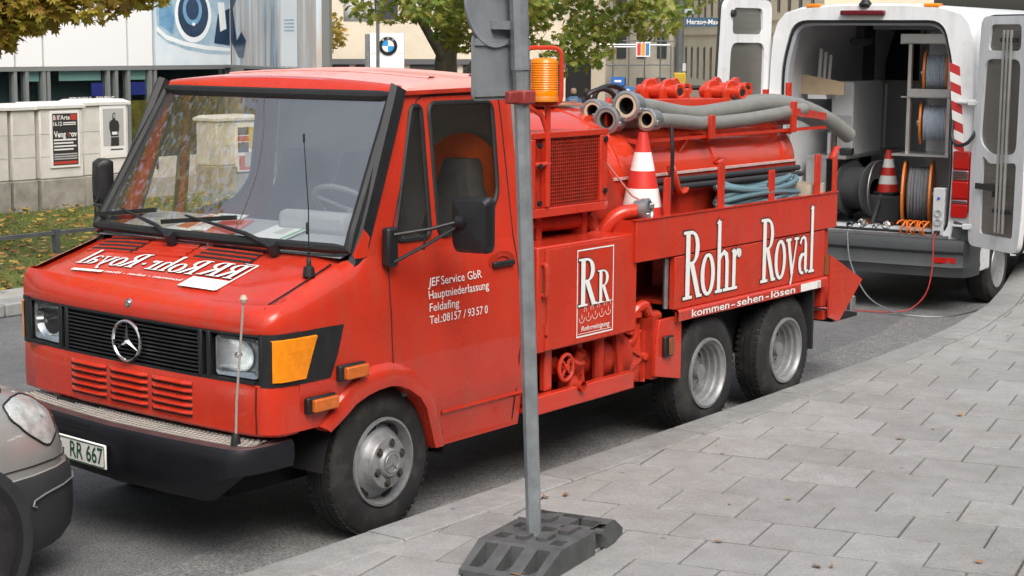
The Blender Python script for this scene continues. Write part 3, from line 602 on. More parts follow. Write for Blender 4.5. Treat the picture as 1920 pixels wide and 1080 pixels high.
for s in (-1, 1):
    mx0, mz0 = (0, 0) if s < 0 else (-.19, .08)
    mc = Vector((1.15, -1.20, 1.515)) if s < 0 else Vector((.93, 1.17, 1.60)); ma = Vector((.16, -.987, 0)) if s < 0 else Vector((.45, .893, 0)); mn = Vector((-abs(ma.y), -ma.x if s > 0 else -ma.x, 0)) if s < 0 else Vector((-.893, .45, 0))
    mr = MB().quad_strip([[mc + ma * (a * (.105 if s < 0 else .07) * k) + mn * o_ + Vector((0, 0, b * .135 * k)) for a, b in rpoly([(-.8, -1), (.85, -1), (1, -.8), (1, .85), (.85, 1), (-.9, .97), (-1, .8), (-1, -.7)], .15, 3)] for k, o_ in ((.92, -.035), (1, -.02), (1, .02), (.85, .05), (.3, .062))], True, True).build('mirror', BLK, T)
    MB().quad_strip([[mc + ma * (a * (.095 if s < 0 else .06) * k) + mn * -.0365 + Vector((0, 0, b * .122 * k)) for a, b in rpoly([(-1, -1), (1, -1), (1, 1), (-1, 1)], .2, 3)] for k in (1, .02)], True).build('mirror_glass', CHROME, mr)
    MB().box((.835, s * .945, 1.415), (.075, .05, .19)).build('mirror_mount', BLK, mr, bevel=.014)
    arms = MB(); arms.tube([(.84, s * .965, 1.475), (mx0 + .97, s * 1.08, 1.50), (mx0 + 1.09, s * 1.17, 1.535)], .009, 8); arms.tube([(.84, s * .965, 1.345), (mx0 + .97, s * 1.07, 1.43), (mx0 + 1.11, s * 1.17, 1.525)], .009, 8); arms.tube([(mx0 + .95, s * 1.055, 1.40), (mx0 + .96, s * 1.06, 1.49)], .006, 6); arms.tube([(.80, s * .93, 1.50), (.835, s * .96, 1.48)], .006, 6); arms.lathe([(0, -.03), (.03, -.02), (.034, .02), (0, .03)], (mx0 + 1.09, s * 1.175, 1.53), (0, 1, 0), 12); arms.build('mirror_arm', BLK, mr)
    hd_ = MB().box((1.74, s * .945, 1.25), (.18, .02, .03)).build('door_handle', BLK, T, bevel=.008)
    MB().quad_strip([[(1.74 + .11 * math.cos(a) * k, s * (.932 + o_), 1.262 + .05 * math.sin(a) * k) for a in [2 * math.pi * q / 20 for q in range(20)]] for k, o_ in ((1, .002), (.85, -.0), (.5, .002))], True).build('handle_recess', RED3, hd_)
# interior
GREY = mat('grey_trim', (.16, .165, .17), .6, var=.1); DASH = mat('dash_grey', (.34, .355, .36), .65, var=.08)
MB().quad_strip([[(.60, y, 1.375), (.70, y, 1.40), (1.0, y, 1.47), (1.06, y, 1.45), (1.07, y, 1.10), (.95, y, .75)] for y in (-.84, -.5, 0, .5, .84)]).build('dashboard', DASH, T)
MB().box((.98, -.40, 1.48), (.22, .46, .12), Matrix.Rotation(.1, 3, 'Y')).build('instrument_hood', DASH, T, bevel=.035)
MB().bb(.62, 1.94, -.86, .86, .60, .66).build('cab_floor', GREY, T)
sw = MB(); cn = Vector((1.17, -.42, 1.53)); ax = Vector((-.62, 0, -.78)).normalized(); u = Vector((0, 1, 0)); w2 = ax.cross(u)
sw.tube([cn + (u * math.cos(2 * math.pi * k / 32) + w2 * math.sin(2 * math.pi * k / 32)) * .215 for k in range(32)], .014, 8, closed=True); sw.tube([cn, cn + ax * .35], .03, 10)
for k in range(4): sw.bar(cn, cn + (u * math.cos(R(35 + 90 * k + (20 if k % 2 else 0))) + w2 * math.sin(R(35 + 90 * k + (20 if k % 2 else 0)))) * .21, .03, .012)
sw.build('steering_wheel', GREY, T)
SEAT = mat('seat_fabric', (.05, .052, .056), .85, var=.2, vscale=20)
for y, w_ in ((-.58, .46), (.12, .46), (.58, .42)):
    se = MB().box((1.55, y, 1.02), (.50, w_, .16)).build('seat', SEAT, T, bevel=.05, seg=3)
    MB().quad_strip([[(x + a, y + s_ * w_ / 2 * k, z) for a, s_ in ((-.06, -.8), (-.08, 0), (-.06, .8), (.05, 1), (.07, 0), (.05, -1))] for x, z, k in ((1.72, 1.04, .95), (1.77, 1.30, 1.0), (1.81, 1.50, .85), (1.83, 1.64, .55), (1.845, 1.74, .45), (1.85, 1.77, .35))], True, True).build('seat_back', SEAT, se)
MB().bb(1.955, 1.985, -.86, .86, .55, 2.14).build('rear_wall', mat('cab_rear_lining', (.34, .33, .32), .8, var=.1), T)
MB().quad_strip([[(x, y, roofz(x, y) - .03) for x in (1.06, 1.5, 1.93)] for y in (-.78, -.4, 0, .4, .78)]).build('headliner', mat('headliner', (.45, .44, .42), .9), T)
for s in (-1, 1): MB().bb(1.0, 1.92, s * .86, s * .885, .66, 1.37).build('door_card', GREY, T)
# wheels
def wheel(x, y, s, kind, rim=.215, Rt=.366, W=.205):
    """tyre with tread and a painted disc; outer face at y, s = outward sign"""
    o_ = Vector((x, y, Rt)); ax = (0, s, 0)
    tp = [(rim + .004, -.012), (rim + .025, -.003), (rim + .065, .0), (rim + .10, -.006), (Rt - .022, -.022), (Rt - .006, -.034), (Rt, -.05), (Rt, -.085), (Rt - .007, -.087), (Rt - .007, -.093), (Rt, -.095), (Rt, -.125), (Rt - .007, -.127), (Rt - .007, -.133), (Rt, -.135), (Rt, -W + .05), (Rt - .02, -W + .02), (rim + .05, -W), (rim + .0, -W + .01), (rim - .02, -W + .03)]
    ty = MB().lathe(tp, o_, ax, 56).build('wheel', TYRE, T)
    blk_ = MB()
    for k in range(56):
        a = 2 * math.pi * k / 56; u_ = Vector((math.cos(a), 0, math.sin(a))); t_ = Vector((-math.sin(a), 0, math.cos(a)))
        for d in (-.042, -.11, -W + .042): blk_.box(o_ + u_ * (Rt - .0015) + Vector((0, s * d, 0)), (.006, .028, .024), Matrix((u_, Vector((0, 1, 0)), t_)).transposed())
    tag(blk_.build('tread_blocks', TYRE, ty), kind='stuff')
    if kind == 'front':
        rp = [(rim + .004, -.014), (rim + .002, .0), (rim - .010, .002), (rim - .014, -.012), (rim - .022, -.045), (rim - .030, -.060), (.182, -.050), (.160, -.030), (.148, -.020), (.140, -.012), (.132, .014), (.124, .026), (.118, .028), (.075, .030), (.070, .040), (.062, .046), (.055, .044), (0, .046)]
        d = MB().lathe(rp, o_, ax, 48).build('rim', SILV, ty)
        for k in range(6):
            a = R(20 + 60 * k); p = o_ + Vector((math.cos(a) * .096, s * .030, math.sin(a) * .096))
            MB().lathe([(.023, .0005), (.021, .003), (.0205, -.001), (.014, -.001), (.013, .012), (.006, .014), (0, .014)], p, ax, 10).build('wheel_nut', mat('dark_nut', (.07, .065, .06), .5, metal=.5), d)
            a += R(30); c_ = Vector((math.cos(a), 0, math.sin(a))); t_ = Vector((-math.sin(a), 0, math.cos(a)))
            MB().prism([(.036 * math.cos(2 * math.pi * q / 14), .017 * math.sin(2 * math.pi * q / 14)) for q in range(14)], lambda a_, b_, t: o_ + c_ * (.172 + b_) + t_ * a_ + Vector((0, s * (-.060 + t), 0)), .026).build('hand_hole', DRK, d)
        for k in range(3): a = R(80 + 120 * k); MB().bar(o_ + Vector((0, s * .047, 0)), o_ + Vector((math.cos(a) * .045, s * .047, math.sin(a) * .045)), .006, .006).build('hub_star', SILV, d)
        MB().tube([o_ + Vector((.047 * math.cos(2 * math.pi * k / 24), s * .046, .047 * math.sin(2 * math.pi * k / 24))) for k in range(24)], .003, 6, closed=True).build('hub_ring', SILV, d)
    else:
        rp = [(rim + .004, -.014), (rim + .003, .002), (rim - .012, .004), (rim - .018, -.010), (rim - .030, -.020), (rim - .032, -.045), (rim - .042, -.055), (rim - .044, -.085), (rim - .054, -.092), (rim - .058, -.118), (.135, -.128), (.11, -.122), (.085, -.120), (.08, -.10), (.05, -.09), (.046, -.05), (0, -.045)]
        d = MB().lathe(rp, o_, ax, 48).build('rim', SILV, ty)
        for k in range(6):
            a = R(10 + 60 * k); MB().lathe([(.013, 0), (.012, .02), (0, .022)], o_ + Vector((math.cos(a) * .10, -s * .122, math.sin(a) * .10)), ax, 8).build('wheel_nut', STEEL, d)
            a += R(30); MB().lathe([(.02, .003), (0, .003)], o_ + Vector((math.cos(a) * .138, -s * .128, math.sin(a) * .138)), ax, 10).build('hand_hole', DRK, d)
    return ty
for s in (-1, 1):
    wheel(.85, s * .895, s, 'front')
    for x in (3.84, 4.87): wheel(x, s * .965, s, 'rear', W=.215)
for x, s in ((.85, -1), (.85, 1)):      # dark inner arch
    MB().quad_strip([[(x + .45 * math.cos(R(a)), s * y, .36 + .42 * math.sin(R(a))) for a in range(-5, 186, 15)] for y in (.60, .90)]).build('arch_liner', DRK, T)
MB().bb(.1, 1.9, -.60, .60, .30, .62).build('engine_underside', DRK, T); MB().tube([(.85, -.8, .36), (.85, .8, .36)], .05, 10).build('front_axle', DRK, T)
# writing on the door and the bonnet
def dr(a, b): return (1.125 + a, -(ys(1.0 + b) + .0035), 1.0 + b + .01)
dt = [o for o in T.children if o.name.startswith('side_panel')][0]
put_text('door_lettering', WHT, 'JEF', dr, dt, .040, y0=.185, fit=.095, shear=.25, bold=.012)
for body, y, w_ in (('Service GbR', .185, .33), ('Hauptniederlassung', .123, .485), ('Feldafing', .062, .235), ('Tel.:08157', .0, .25)):
    put_text('door_lettering', WHT, body, dr, dt, .040, x0=.105 if body[0] == 'S' else 0, y0=y, fit=w_, bold=.004)
for w_, x_, f_ in (('/', .27, .018), ('93', .305, .055), ('57', .375, .055), ('0', .445, .026)): put_text('door_lettering', WHT, w_, dr, dt, .040, x0=x_, fit=f_, bold=.004)
def hf(a, b, lift):      # mirror writing on the bonnet: a runs from near side to far side
    y = -.20 + a * .205; x = .265 + b * .155; return (x, y, hood(x, y) + .0025 + lift)
for w_, a0 in (('Rohr', 0), ('.', 1.74), ('Royal', 2.04)): serif_text('bonnet_lettering', w_, lambda a, b, l, a0=a0: hf(a + a0, b, l), bonnet, outline=.012)
MB().quad_strip([[hf(a, b, .0008) for a in [-1.3 + 1.2 * k / 6 for k in range(7)]] for b in (-.72, -.4, -.05)]).build('bonnet_sticker', WHT, bonnet, smooth=0)
for a0, a1, b0, b1 in ((-1.34, -.06, 1.1, 1.14), (-1.34, -1.28, -.7, 1.1)): MB().quad_strip([[hf(a, b, .002) for a in [a0 + (a1 - a0) * k / 8 for k in range(9)]] for b in [b0 + (b1 - b0) * k / 6 for k in range(7)]]).build('bonnet_sticker', WHT, bonnet, smooth=0)
serif_text('bonnet_lettering', 'RR', lambda a, b, l: hf(-1.24 + a * 1.1, b * .95 + .05, l + .002), bonnet, outline=.012)
put_text('bonnet_slogan', WHT, 'kommen - sehen - lösen', lambda a, b: hf(a, b - .48, .003), bonnet, .14, fit=2.6, bold=.01)
MB().quad_strip([[hf(a, b, .001) for a in [2.7 + 1.1 * k / 6 for k in range(7)]] for b in (-.48, -.34)]).build('bonnet_sticker', WHT, bonnet, smooth=0)
# ================================================================ the red truck: tank body
CH = T
for s in (-1, 1): MB().bb(1.9, 5.45, s * .36, s * .44, .56, .74).build('chassis_rail', RED3, T)
for x in (2.1, 3.0, 4.35, 5.4): MB().bb(x - .04, x + .04, -.36, .36, .58, .70).build('cross_member', DRK, T)
for x in (3.84, 4.87): MB().tube([(x, -.85, .366), (x, .85, .366)], .06, 10).build('rear_axle', DRK, T)
MB().bb(2.2, 5.4, -.5, .5, .745, .80).build('subframe', RED3, T)
# tank
tp = [(.02, -.13), (.5, -.115), (.78, -.07), (.93, -.015), (.985, .03), (1, .07), (1, 3.22), (.985, 3.26), (.93, 3.31), (.78, 3.37), (.5, 3.415), (.02, 3.43)]
def oval(k, x): return [(2.25 + x, .665 * k * math.cos(2 * math.pi * i / 64), 1.575 + .42 * k * math.sin(2 * math.pi * i / 64)) for i in range(64)]
tank = MB().quad_strip([oval(k, x) for k, x in tp], True, True).build('tank', RED2, T)
for x in (.12, 1.05, 2.15, 3.1):
    MB().quad_strip([oval(k, x + d) for k, d in ((.999, -.03), (1.016, -.028), (1.016, .028), (.999, .03))], True).build('tank_band', RED2, tank)
for x in (2.7, 3.9, 5.1): MB().bb(x - .05, x + .05, -.48, .48, .80, 1.20).build('tank_saddle', RED3, tank)
MB().quad_strip([[(x, .1 * math.sin(a) * 2.2, 1.395 + .60 + .02 * math.cos(a)) for a in (-1.2, -.6, 0, .6, 1.2)] for x in (2.5, 3.6)]).build('walkway', RED2, tank)
# lid clamps on the top of the tank
def clamp(x, y, z, name, yaw=0):
    c = MB(); Mz = Matrix.Rotation(yaw, 3, 'Z') @ Matrix.Scale(1.3, 3)
    def q(a, b, d): v = Mz @ Vector((a, b, d)); return (x + v.x, y + v.y, z + v.z)
    for sy in (-.055, .055):
        out = [(-.08, 0)] + [(-.02 + .075 * math.cos(R(a)), .10 + .062 * math.sin(R(a))) for a in range(200, -30, -23)] + [(.09, 0)]
        c.prism(out, lambda a, b, t, sy=sy: q(a, sy + t - .012, b), .024)
    c.tube([q(-.02, -.12, .10), q(-.02, .12, .10)], .042, 14); k = c.build(name, RED2, tank, bevel=.004)
    MB().lathe([(.020, -.008), (.034, -.004), (.040, .0), (.046, .0), (.046, -.03)], q(-.02, -.125, .10), (-.35, -.9, 0), 16).build('clamp_boss', RED2, k)
    MB().lathe([(.024, .003), (0, .003)], q(-.02, -.125, .10), (-.35, -.9, 0), 16).build('clamp_bore', DRK, k)
    MB().box(q(.13, 0, .075), (.17, .10, .07), Mz).build('clamp_block', RED2, k, bevel=.012)
    return k
for x, y, w in ((4.50, -.18, 0), (4.82, -.02, .2), (5.12, -.30, .0), (5.38, -.18, .15)): clamp(x, y, 1.935 if abs(y) < .2 else 1.92, 'lid_clamp', w)
MB().lathe([(.30, -.06), (.30, .0), (.27, .02), (.15, .035), (0, .04)], (4.75, .05, 1.97), (0, 0, 1), 28).build('manhole_lid', RED2, tank)
MB().tube([(4.92, -.05, 2.04), (4.98, -.09, 2.075), (5.12, -.16, 2.075), (5.17, -.2, 2.04)], .016, 8).build('lid_handle', BLK, tank)
MB().bar((3.95, -.34, 2.00), (5.02, -.40, 1.985), .035, .055).build('lid_lever', RED2, tank, bevel=.006)
hp = MB(); hp.tube(curve_pts([(3.85, -.05, 1.98), (3.82, -.06, 2.05), (3.92, -.1, 2.085), (4.02, -.12, 2.05), (4.04, -.12, 1.98)], 6), .016, 8); hp.tube(curve_pts([(4.0, .02, 1.98), (4.02, .0, 2.07), (4.14, -.04, 2.10), (4.24, -.08, 2.05), (4.25, -.08, 1.98)], 6), .018, 8)
hp.build('hydraulic_hose', BLK, tank)
for x, y in ((3.92, -.14), (4.02, -.17)): MB().tube([(x, y, 1.97), (x + .02, y, 2.03)], .017, 8).build('valve_cap', RED, tank)
# inner tray wall, tray, side boards
MB().quad_strip([[(x, -.672, 1.10), (x, -.672, 1.575), (x, -.69, 1.58), (x, -.69, 1.10)] for x in (2.92, 4.2, 5.46)]).build('tray_wall', RED3, T)
MB().bb(2.92, 5.46, -.70, -.668, 1.578, 1.592).build('tray_rail', mat('worn_edge', (.55, .38, .36), .4, var=.2, vscale=20), T)
MB().bb(2.96, 5.5, -.965, -.691, 1.27, 1.288).build('tray_floor', RED3, T)
ub = MB().bb(2.955, 5.52, -.985, -.965, 1.137, 1.375).build('upper_board', RED, T, bevel=.003)
MB().bb(2.955, 2.975, -.964, -.60, 1.137, 1.375).build('board_end', RED, ub); MB().bb(5.5, 5.52, -.964, -.60, 1.137, 1.36).build('board_end', RED, ub)
MB().bb(2.95, 5.525, -.992, -.955, 1.376, 1.384).build('board_lip', RED, ub)
lb = MB().bb(3.385, 5.345, -.985, -.945, .815, 1.129).build('lower_board', RED, T, bevel=.004)
MB().bb(3.385, 5.345, -.944, -.5, .84, .86).build('tray_bottom', RED3, lb)
MB().quad_strip([[(x, -.95, .815), (x, -1.0, .812), (x, -1.008, .80), (x, -1.004, .745), (x, -.985, .742), (x, -.98, .80), (x, -.95, .80)] for x in (3.40, 4.4, 5.36)], False).build('skirt', RED, T, bevel=0)
for x, zt_, w in ((3.33, 1.60, .065), (3.965, 1.665, .075), (4.62, 1.575, .075), (5.27, 1.645, .075), (5.53, 1.62, .06)):
    p = MB().box((x, -.952, (zt_ + 1.16) / 2), (w, .014, zt_ - 1.16)).build('rack_post', RED, T, bevel=.003)
    if x in (3.965, 5.53):
        d = -1 if x < 4 else 1
        MB().quad_strip([[(x + d * a, y, z) for y in (-.945, -.90)] for a, z in ((.0, zt_ - .02), (.015, zt_ - .01), (-.06 if x < 4 else .09, zt_ + (.01 if x < 4 else .06)))]).build('post_hook', RED, p, solid=.012, recalc=False)
hk = MB().quad_strip([[(3.72 + a, y, z) for y in (-.80, -.74)] for a, z in ((-.05, 1.64), (.02, 1.50), (.05, 1.47), (.10, 1.475), (.12, 1.50))]).build('hook_plate', RED, T, solid=.014, recalc=False)
gus = MB().prism([(2.90, 1.80), (2.95, 1.80), (3.26, 1.42), (3.0, 1.14), (2.90, 1.14)], lambda a, b, t: (a, -.70 - t, b), .012).build('gusset', RED3, T)
MB().tube([(2.90, -.72, 1.79), (3.14, -.83, 1.50), (3.2, -.90, 1.45)], .006, 6).build('gusset_rod', mat('pink_rod', (.55, .22, .2), .4), gus)
# black pipes lying along the tray
# writing on the boards
def bd(a, b, l): return (3.472 + a * .41, -.9855 - l, .862 + b * .41)
serif_text('board_lettering', 'Rohr', bd, ub); serif_text('board_lettering', 'Royal', lambda a, b, l: bd(a * .915 + 2.345, b, l), ub)
sk_ = [o for o in T.children if o.name.startswith('skirt')][0]
for w_, x_, f_ in (('kommen', 3.545, .455), ('-', 4.025, .045), ('sehen', 4.10, .34), ('-', 4.47, .045), ('lösen', 4.545, .335)): put_text('slogan', WHT, w_, lambda a, b, x_=x_: (x_ + a, -1.0105, .756 + b), sk_, .044, fit=f_, bold=.014)
MB().bb(4.965, 5.25, -1.0115, -1.0085, .75, .80).build('sticker', WHT, sk_); MB().bb(5.20, 5.235, -1.0135, -1.012, .755, .795).build('sticker_mark', mat('grey_print', (.5, .5, .48), .6), sk_)
# RR box with hinges and loop handle
box = MB().bb(2.03, 3.0, -.955, -.42, .735, 1.305).build('equipment_box', RED, T, bevel=.010)
MB().bb(2.105, 2.995, -.962, -.9565, .745, 1.288).build('box_door', RED, box, bevel=.004)
MB().tube(curve_pts([(2.07, -.958, 1.21), (2.065, -.985, 1.205), (2.065, -.99, 1.12), (2.065, -.985, 1.05), (2.07, -.958, 1.045)], 5), .014, 8).build('box_handle', RED, box)
for z in (.78, .86, 1.25): MB().tube([(2.10, -.962, z - .03), (2.10, -.962, z + .03)], .012, 8).build('hinge', RED, box)
FX, FZ = 2.385, .775
fr = MB(); W_, H_ = .365, .485
for a0, a1, b0, b1 in ((0, W_, 0, .008), (0, W_, H_ - .008, H_), (0, .008, .008, H_ - .008), (W_ - .008, W_, .008, H_ - .008)): fr.poly([(FX + a, -.9645, FZ + b) for a, b in ((a0, b0), (a1, b0), (a1, b1), (a0, b1))])
fr.build('emblem_frame', WHT, box, smooth=0, recalc=False)
def bx_(s, ox, oz, kx=1.3): return lambda a, b, l: (FX + ox + a * s * kx, -.9645 - l, FZ + oz + b * s)
serif_text('emblem_letter', 'R', bx_(.265, .012, .17), box); serif_text('emblem_letter', 'R', bx_(.185, .200, .17), box)
cr_ = MB()
for k in range(5):
    xo = FX + .05 + .066 * k; zz = FZ + .105 + .004 * k
    pen(cr_, [(xo + .026 * math.cos(R(a)), zz + .026 * math.sin(R(a))) for a in range(180, 361, 18)], .005, lambda a, b, l: (a, -.965 - l, b), .0004 * (k % 2))
    pen(cr_, [(xo + .033 + .012 * math.cos(R(a)), zz + .042 + .014 * math.sin(R(a))) for a in range(-40, 221, 26)], .0045, lambda a, b, l: (a, -.965 - l, b), .0010)
    pen(cr_, [(xo, zz - .005), (xo, zz + .02)], .005, lambda a, b, l: (a, -.965 - l, b), .0014)
tag(cr_.build('emblem_ornament', mat('emblem_cream', (.75, .55, .48), .5), box, smooth=0, recalc=False), kind='stuff')
put_text('emblem_caption', WHT, 'Rohrreinigung', lambda a, b: (FX + .045 + a, -.9655, FZ + .033 + b), box, .026, fit=.285, bold=.01, shear=.2)
MB().poly([(FX + a, -.9645, FZ + b) for a, b in ((.02, .017), (W_ - .02, .017), (W_ - .02, .020), (.02, .020))]).build('emblem_line', WHT, box, smooth=0)
# step beam, valve wheel, pump
beam = MB().bb(2.0, 3.0, -.957, -.90, .40, .502).build('step_beam', RED, T, bevel=.008); MB().bb(2.0, 3.0, -.90, -.42, .41, .425).build('step_plate', RED3, beam)
for x in (2.06, 2.56, 2.96): MB().bar((x, -.88, .43), (x, -.85, .74), .05, .03).build('beam_bracket', RED3, beam)
vw = MB(); c0 = Vector((2.345, -.925, .615)); vw.tube([c0 + Vector((.066 * math.cos(2 * math.pi * k / 20), 0, .072 * math.sin(2 * math.pi * k / 20))) for k in range(20)], .011, 8, closed=True)
for k in range(4): vw.bar(c0, c0 + Vector((.066 * math.cos(R(45 + 90 * k)), 0, .072 * math.sin(R(45 + 90 * k)))), .014, .010)
vw.lathe([(.018, -.02), (.018, .015), (0, .018)], c0, (0, -1, 0), 10); v_ = vw.build('valve_wheel', RED, T)
MB().lathe([(.03, 0), (.03, .07), (.05, .08), (.05, .20), (.08, .21), (.08, .26)], c0, (0, 1, 0), 14).build('valve_body', RED3, v_)
MB().bb(2.18, 2.25, -.90, -.86, .50, .735).build('valve_plate', RED, v_, bevel=.008)
pump = MB().lathe([(.0, 0), (.10, .0), (.10, .03), (.125, .03), (.125, .06), (.10, .062), (.10, .22), (.125, .225), (.125, .26), (.14, .262), (.14, .33), (.125, .335), (.125, .42), (.155, .44), (.155, .50)], (2.58, -.70, .575), (1, -.10, 0), 24).build('pump', RED3, T)
fl = MB().lathe([(.155, -.02), (.155, .01), (.14, .02), (.05, .028), (0, .03)], (3.19, -.86, .555), (-.25, -.97, 0), 26).build('pump_cover', RED, pump)
cc = Vector((3.185, -.895, .555))
for k in range(6):
    a = R(90 + 60 * k); u_ = Vector((.97, -.25, 0)); MB().bar(cc, cc + u_ * math.cos(a) * .15 + Vector((0, 0, math.sin(a) * .15)), .02, .022).build('cover_rib', RED, fl)
    a += R(30); MB().lathe([(.014, 0), (.012, .016), (0, .018)], cc + u_ * math.cos(a) * .135 + Vector((.006, .02, math.sin(a) * .135)), (-.25, -.97, 0), 8).build('cover_bolt', RED, fl)
MB().lathe([(.03, 0), (.02, .03), (0, .035)], cc, (-.25, -.97, 0), 12).build('cover_hub', RED, fl)
for i, (x, z) in enumerate(((2.44, .50), (2.52, .56), (2.48, .44))): MB().lathe([(.05, 0), (.05, .08), (.03, .09), (.03, .14)], (x, -.84, z), (0, -.5, .86) if i else (0, -1, 0), 14).build('pump_fitting', RED3, pump)
MB().tube([(2.76, -.86, .46), (2.76, -.86, .74)], .035, 10).build('pump_post', RED3, pump)
MB().bb(2.3, 3.2, -.62, -.45, .43, .72).build('pump_housing', DRK, pump)
# pipes between box and board
pp = MB(); pp.tube(curve_pts([(3.08, -.86, .70), (3.10, -.88, .82), (3.18, -.90, .86), (3.24, -.90, .80), (3.33, -.90, .78)], 6), .032, 10); pp.tube(curve_pts([(3.05, -.82, .62), (3.12, -.86, .66), (3.15, -.86, .75)], 5), .03, 10); pp.lathe([(.05, 0), (.05, .03)], (3.10, -.88, .80), (0, 0, 1), 14); pp.build('pipework', RED, T)
MB().tube([(3.37, -.93, .82), (3.37, -.93, 1.12)], .017, 10).build('grey_conduit', STEEL, T)
mg = MB().prism([(3.24, .77), (3.49, .77), (3.49, .385), (3.20, .44), (3.20, .62)], lambda a, b, t: (a, -.975 + t, b), .03).build('mudguard_plate', RED, T, bevel=.004)
lm = MB().bb(3.265, 3.365, -1.0, -.976, .545, .67).build('side_lamp', BLK, mg, bevel=.008); MB().bb(3.30, 3.355, -1.012, -1.0, .555, .66).build('side_lamp_lens', mat('brown_amber', (.22, .07, .02), .3, var=.2), lm, bevel=.006)
for s in (-1, 1): MB().bb(3.2, 3.26, s * .95, s * .5, .42, .78).build('mud_plate_edge', RED3, mg)
# storz coupling with cap
sp_ = MB().tube(curve_pts([(2.92, -.74, 1.16), (2.93, -.78, 1.32), (2.99, -.84, 1.40), (3.08, -.90, 1.42)], 6), .045, 14).build('suction_pipe', RED, T)
cp = MB().lathe([(.048, -.05), (.062, -.045), (.062, -.01), (.072, -.005), (.072, .035), (.06, .042), (.055, .04), (.05, .03), (0, .03)], (3.115, -.925, 1.42), (.20, -.97, .08), 24).build('coupling_cap', STEEL, sp_)
for k in range(2): a = R(40 + 180 * k); MB().box(Vector((3.123, -.962, 1.423)) + Vector((.97 * math.cos(a), .2 * math.cos(a), math.sin(a))) * .04, (.03, .03, .03), Matrix.Rotation(.8, 3, 'Z')).build('coupling_lug', STEEL, cp, bevel=.005)
# radiator housing with wire mesh, beacon
rad = MB().bb(2.16, 2.87, -.80, -.45, 1.44, 1.885).build('radiator_housing', RED3, T, bevel=.01)
for a0, a1, b0, b1 in ((2.13, 2.88, 1.865, 1.90), (2.13, 2.88, 1.44, 1.49), (2.26, 2.30, 1.49, 1.865), (2.80, 2.87, 1.49, 1.865), (2.13, 2.17, 1.49, 1.865)): MB().bb(a0, a1, -.835, -.80, b0, b1).build('radiator_frame', RED, rad, bevel=.005)
MB().bb(2.30, 2.80, -.806, -.801, 1.49, 1.865).build('radiator_core', mat('radiator_core', (.05, .012, .010), .8), rad)
ms = MB()
for k in range(26): x = 2.305 + .0195 * k; ms.bb(x, x + .004, -.822, -.818, 1.49, 1.865)
for k in range(20): z = 1.495 + .0192 * k; ms.bb(2.30, 2.80, -.8225, -.8185, z, z + .004)
tag(ms.build('radiator_mesh', RED3, rad, smooth=0), kind='stuff')
for x, z in ((2.20, 1.83), (2.20, 1.72), (2.20, 1.52), (2.84, 1.84), (2.84, 1.55)): MB().lathe([(.016, 0), (.016, .014), (0, .016)], (x, -.835, z), (0, -1, 0), 8).build('bolt', BLK, rad)
MB().bb(2.10, 2.20, -.80, -.60, 1.80, 1.885).build('rubber_buffer', BLK, rad, bevel=.01)
MB().tube(curve_pts([(2.86, -.70, 1.40), (2.90, -.74, 1.30), (2.82, -.78, 1.26), (2.80, -.8, 1.30)], 5), .04, 10).build('radiator_pipe', RED3, rad)
MB().tube([(2.10, -.70, 1.40), (2.80, -.70, 1.38)], .05, 12).build('radiator_pipe', RED3, rad)
for x in (2.3, 2.75): MB().bb(x, x + .05, -.75, -.5, 1.305, 1.44).build('radiator_foot', RED3, rad)
bp_ = MB().tube([(2.275, -.835, 1.50), (2.275, -.835, 2.06)], .017, 10).build('beacon_pole', RED, T)
MB().tube([(2.275, -.835, 1.90), (2.24, -.82, 1.99), (2.12, -.75, 2.08)], .014, 8).build('pole_brace', RED, bp_); MB().tube([(2.16, -.83, 1.73), (2.29, -.84, 1.73)], .013, 8).build('pole_clamp', RED, bp_)
hoop = MB().tube(rpoly([(0, 0), (0, 0)], 0) if 0 else [(2.245 + a * .592, -.825 - a * .80, 2.05 + b) for a, b in rpoly([(-.098, .0), (-.098, .30), (.098, .30), (.098, .0)], .05, 4)], .013, 8, closed=True).build('beacon_guard', RED, bp_)
bc = MB().lathe([(.078, 0), (.078, .022), (.074, .03), (.074, .035)], (2.255, -.825, 2.065), (0, 0, 1), 28).build('beacon', mat('beacon_base', (.6, .2, .02), .35), bp_)
pr = [(.074, .03)]
for k in range(13): pr += [(.0745, .055 + .0125 * k), (.072, .0612 + .0125 * k)]
pr += [(.068, .222), (.055, .23), (0, .232)]
bl_ = bpy.data.materials.new('beacon_amber'); bl_.use_nodes = True; b_ = bl_.node_tree.nodes['Principled BSDF']; b_.inputs['Base Color'].default_value = (1, .27, .0, 1); b_.inputs['Roughness'].default_value = .2; b_.inputs['Transmission Weight'].default_value = .2
MB().lathe(pr, (2.255, -.825, 2.065), (0, 0, 1), 28).build('beacon_lens', bl_, bc)
MB().lathe([(.035, .05), (.035, .15), (.0, .16)], (2.255, -.825, 2.065), (0, 0, 1), 14).build('beacon_reflector', mat('dark_reflector', (.10, .04, .01), .4, metal=.4), bc)
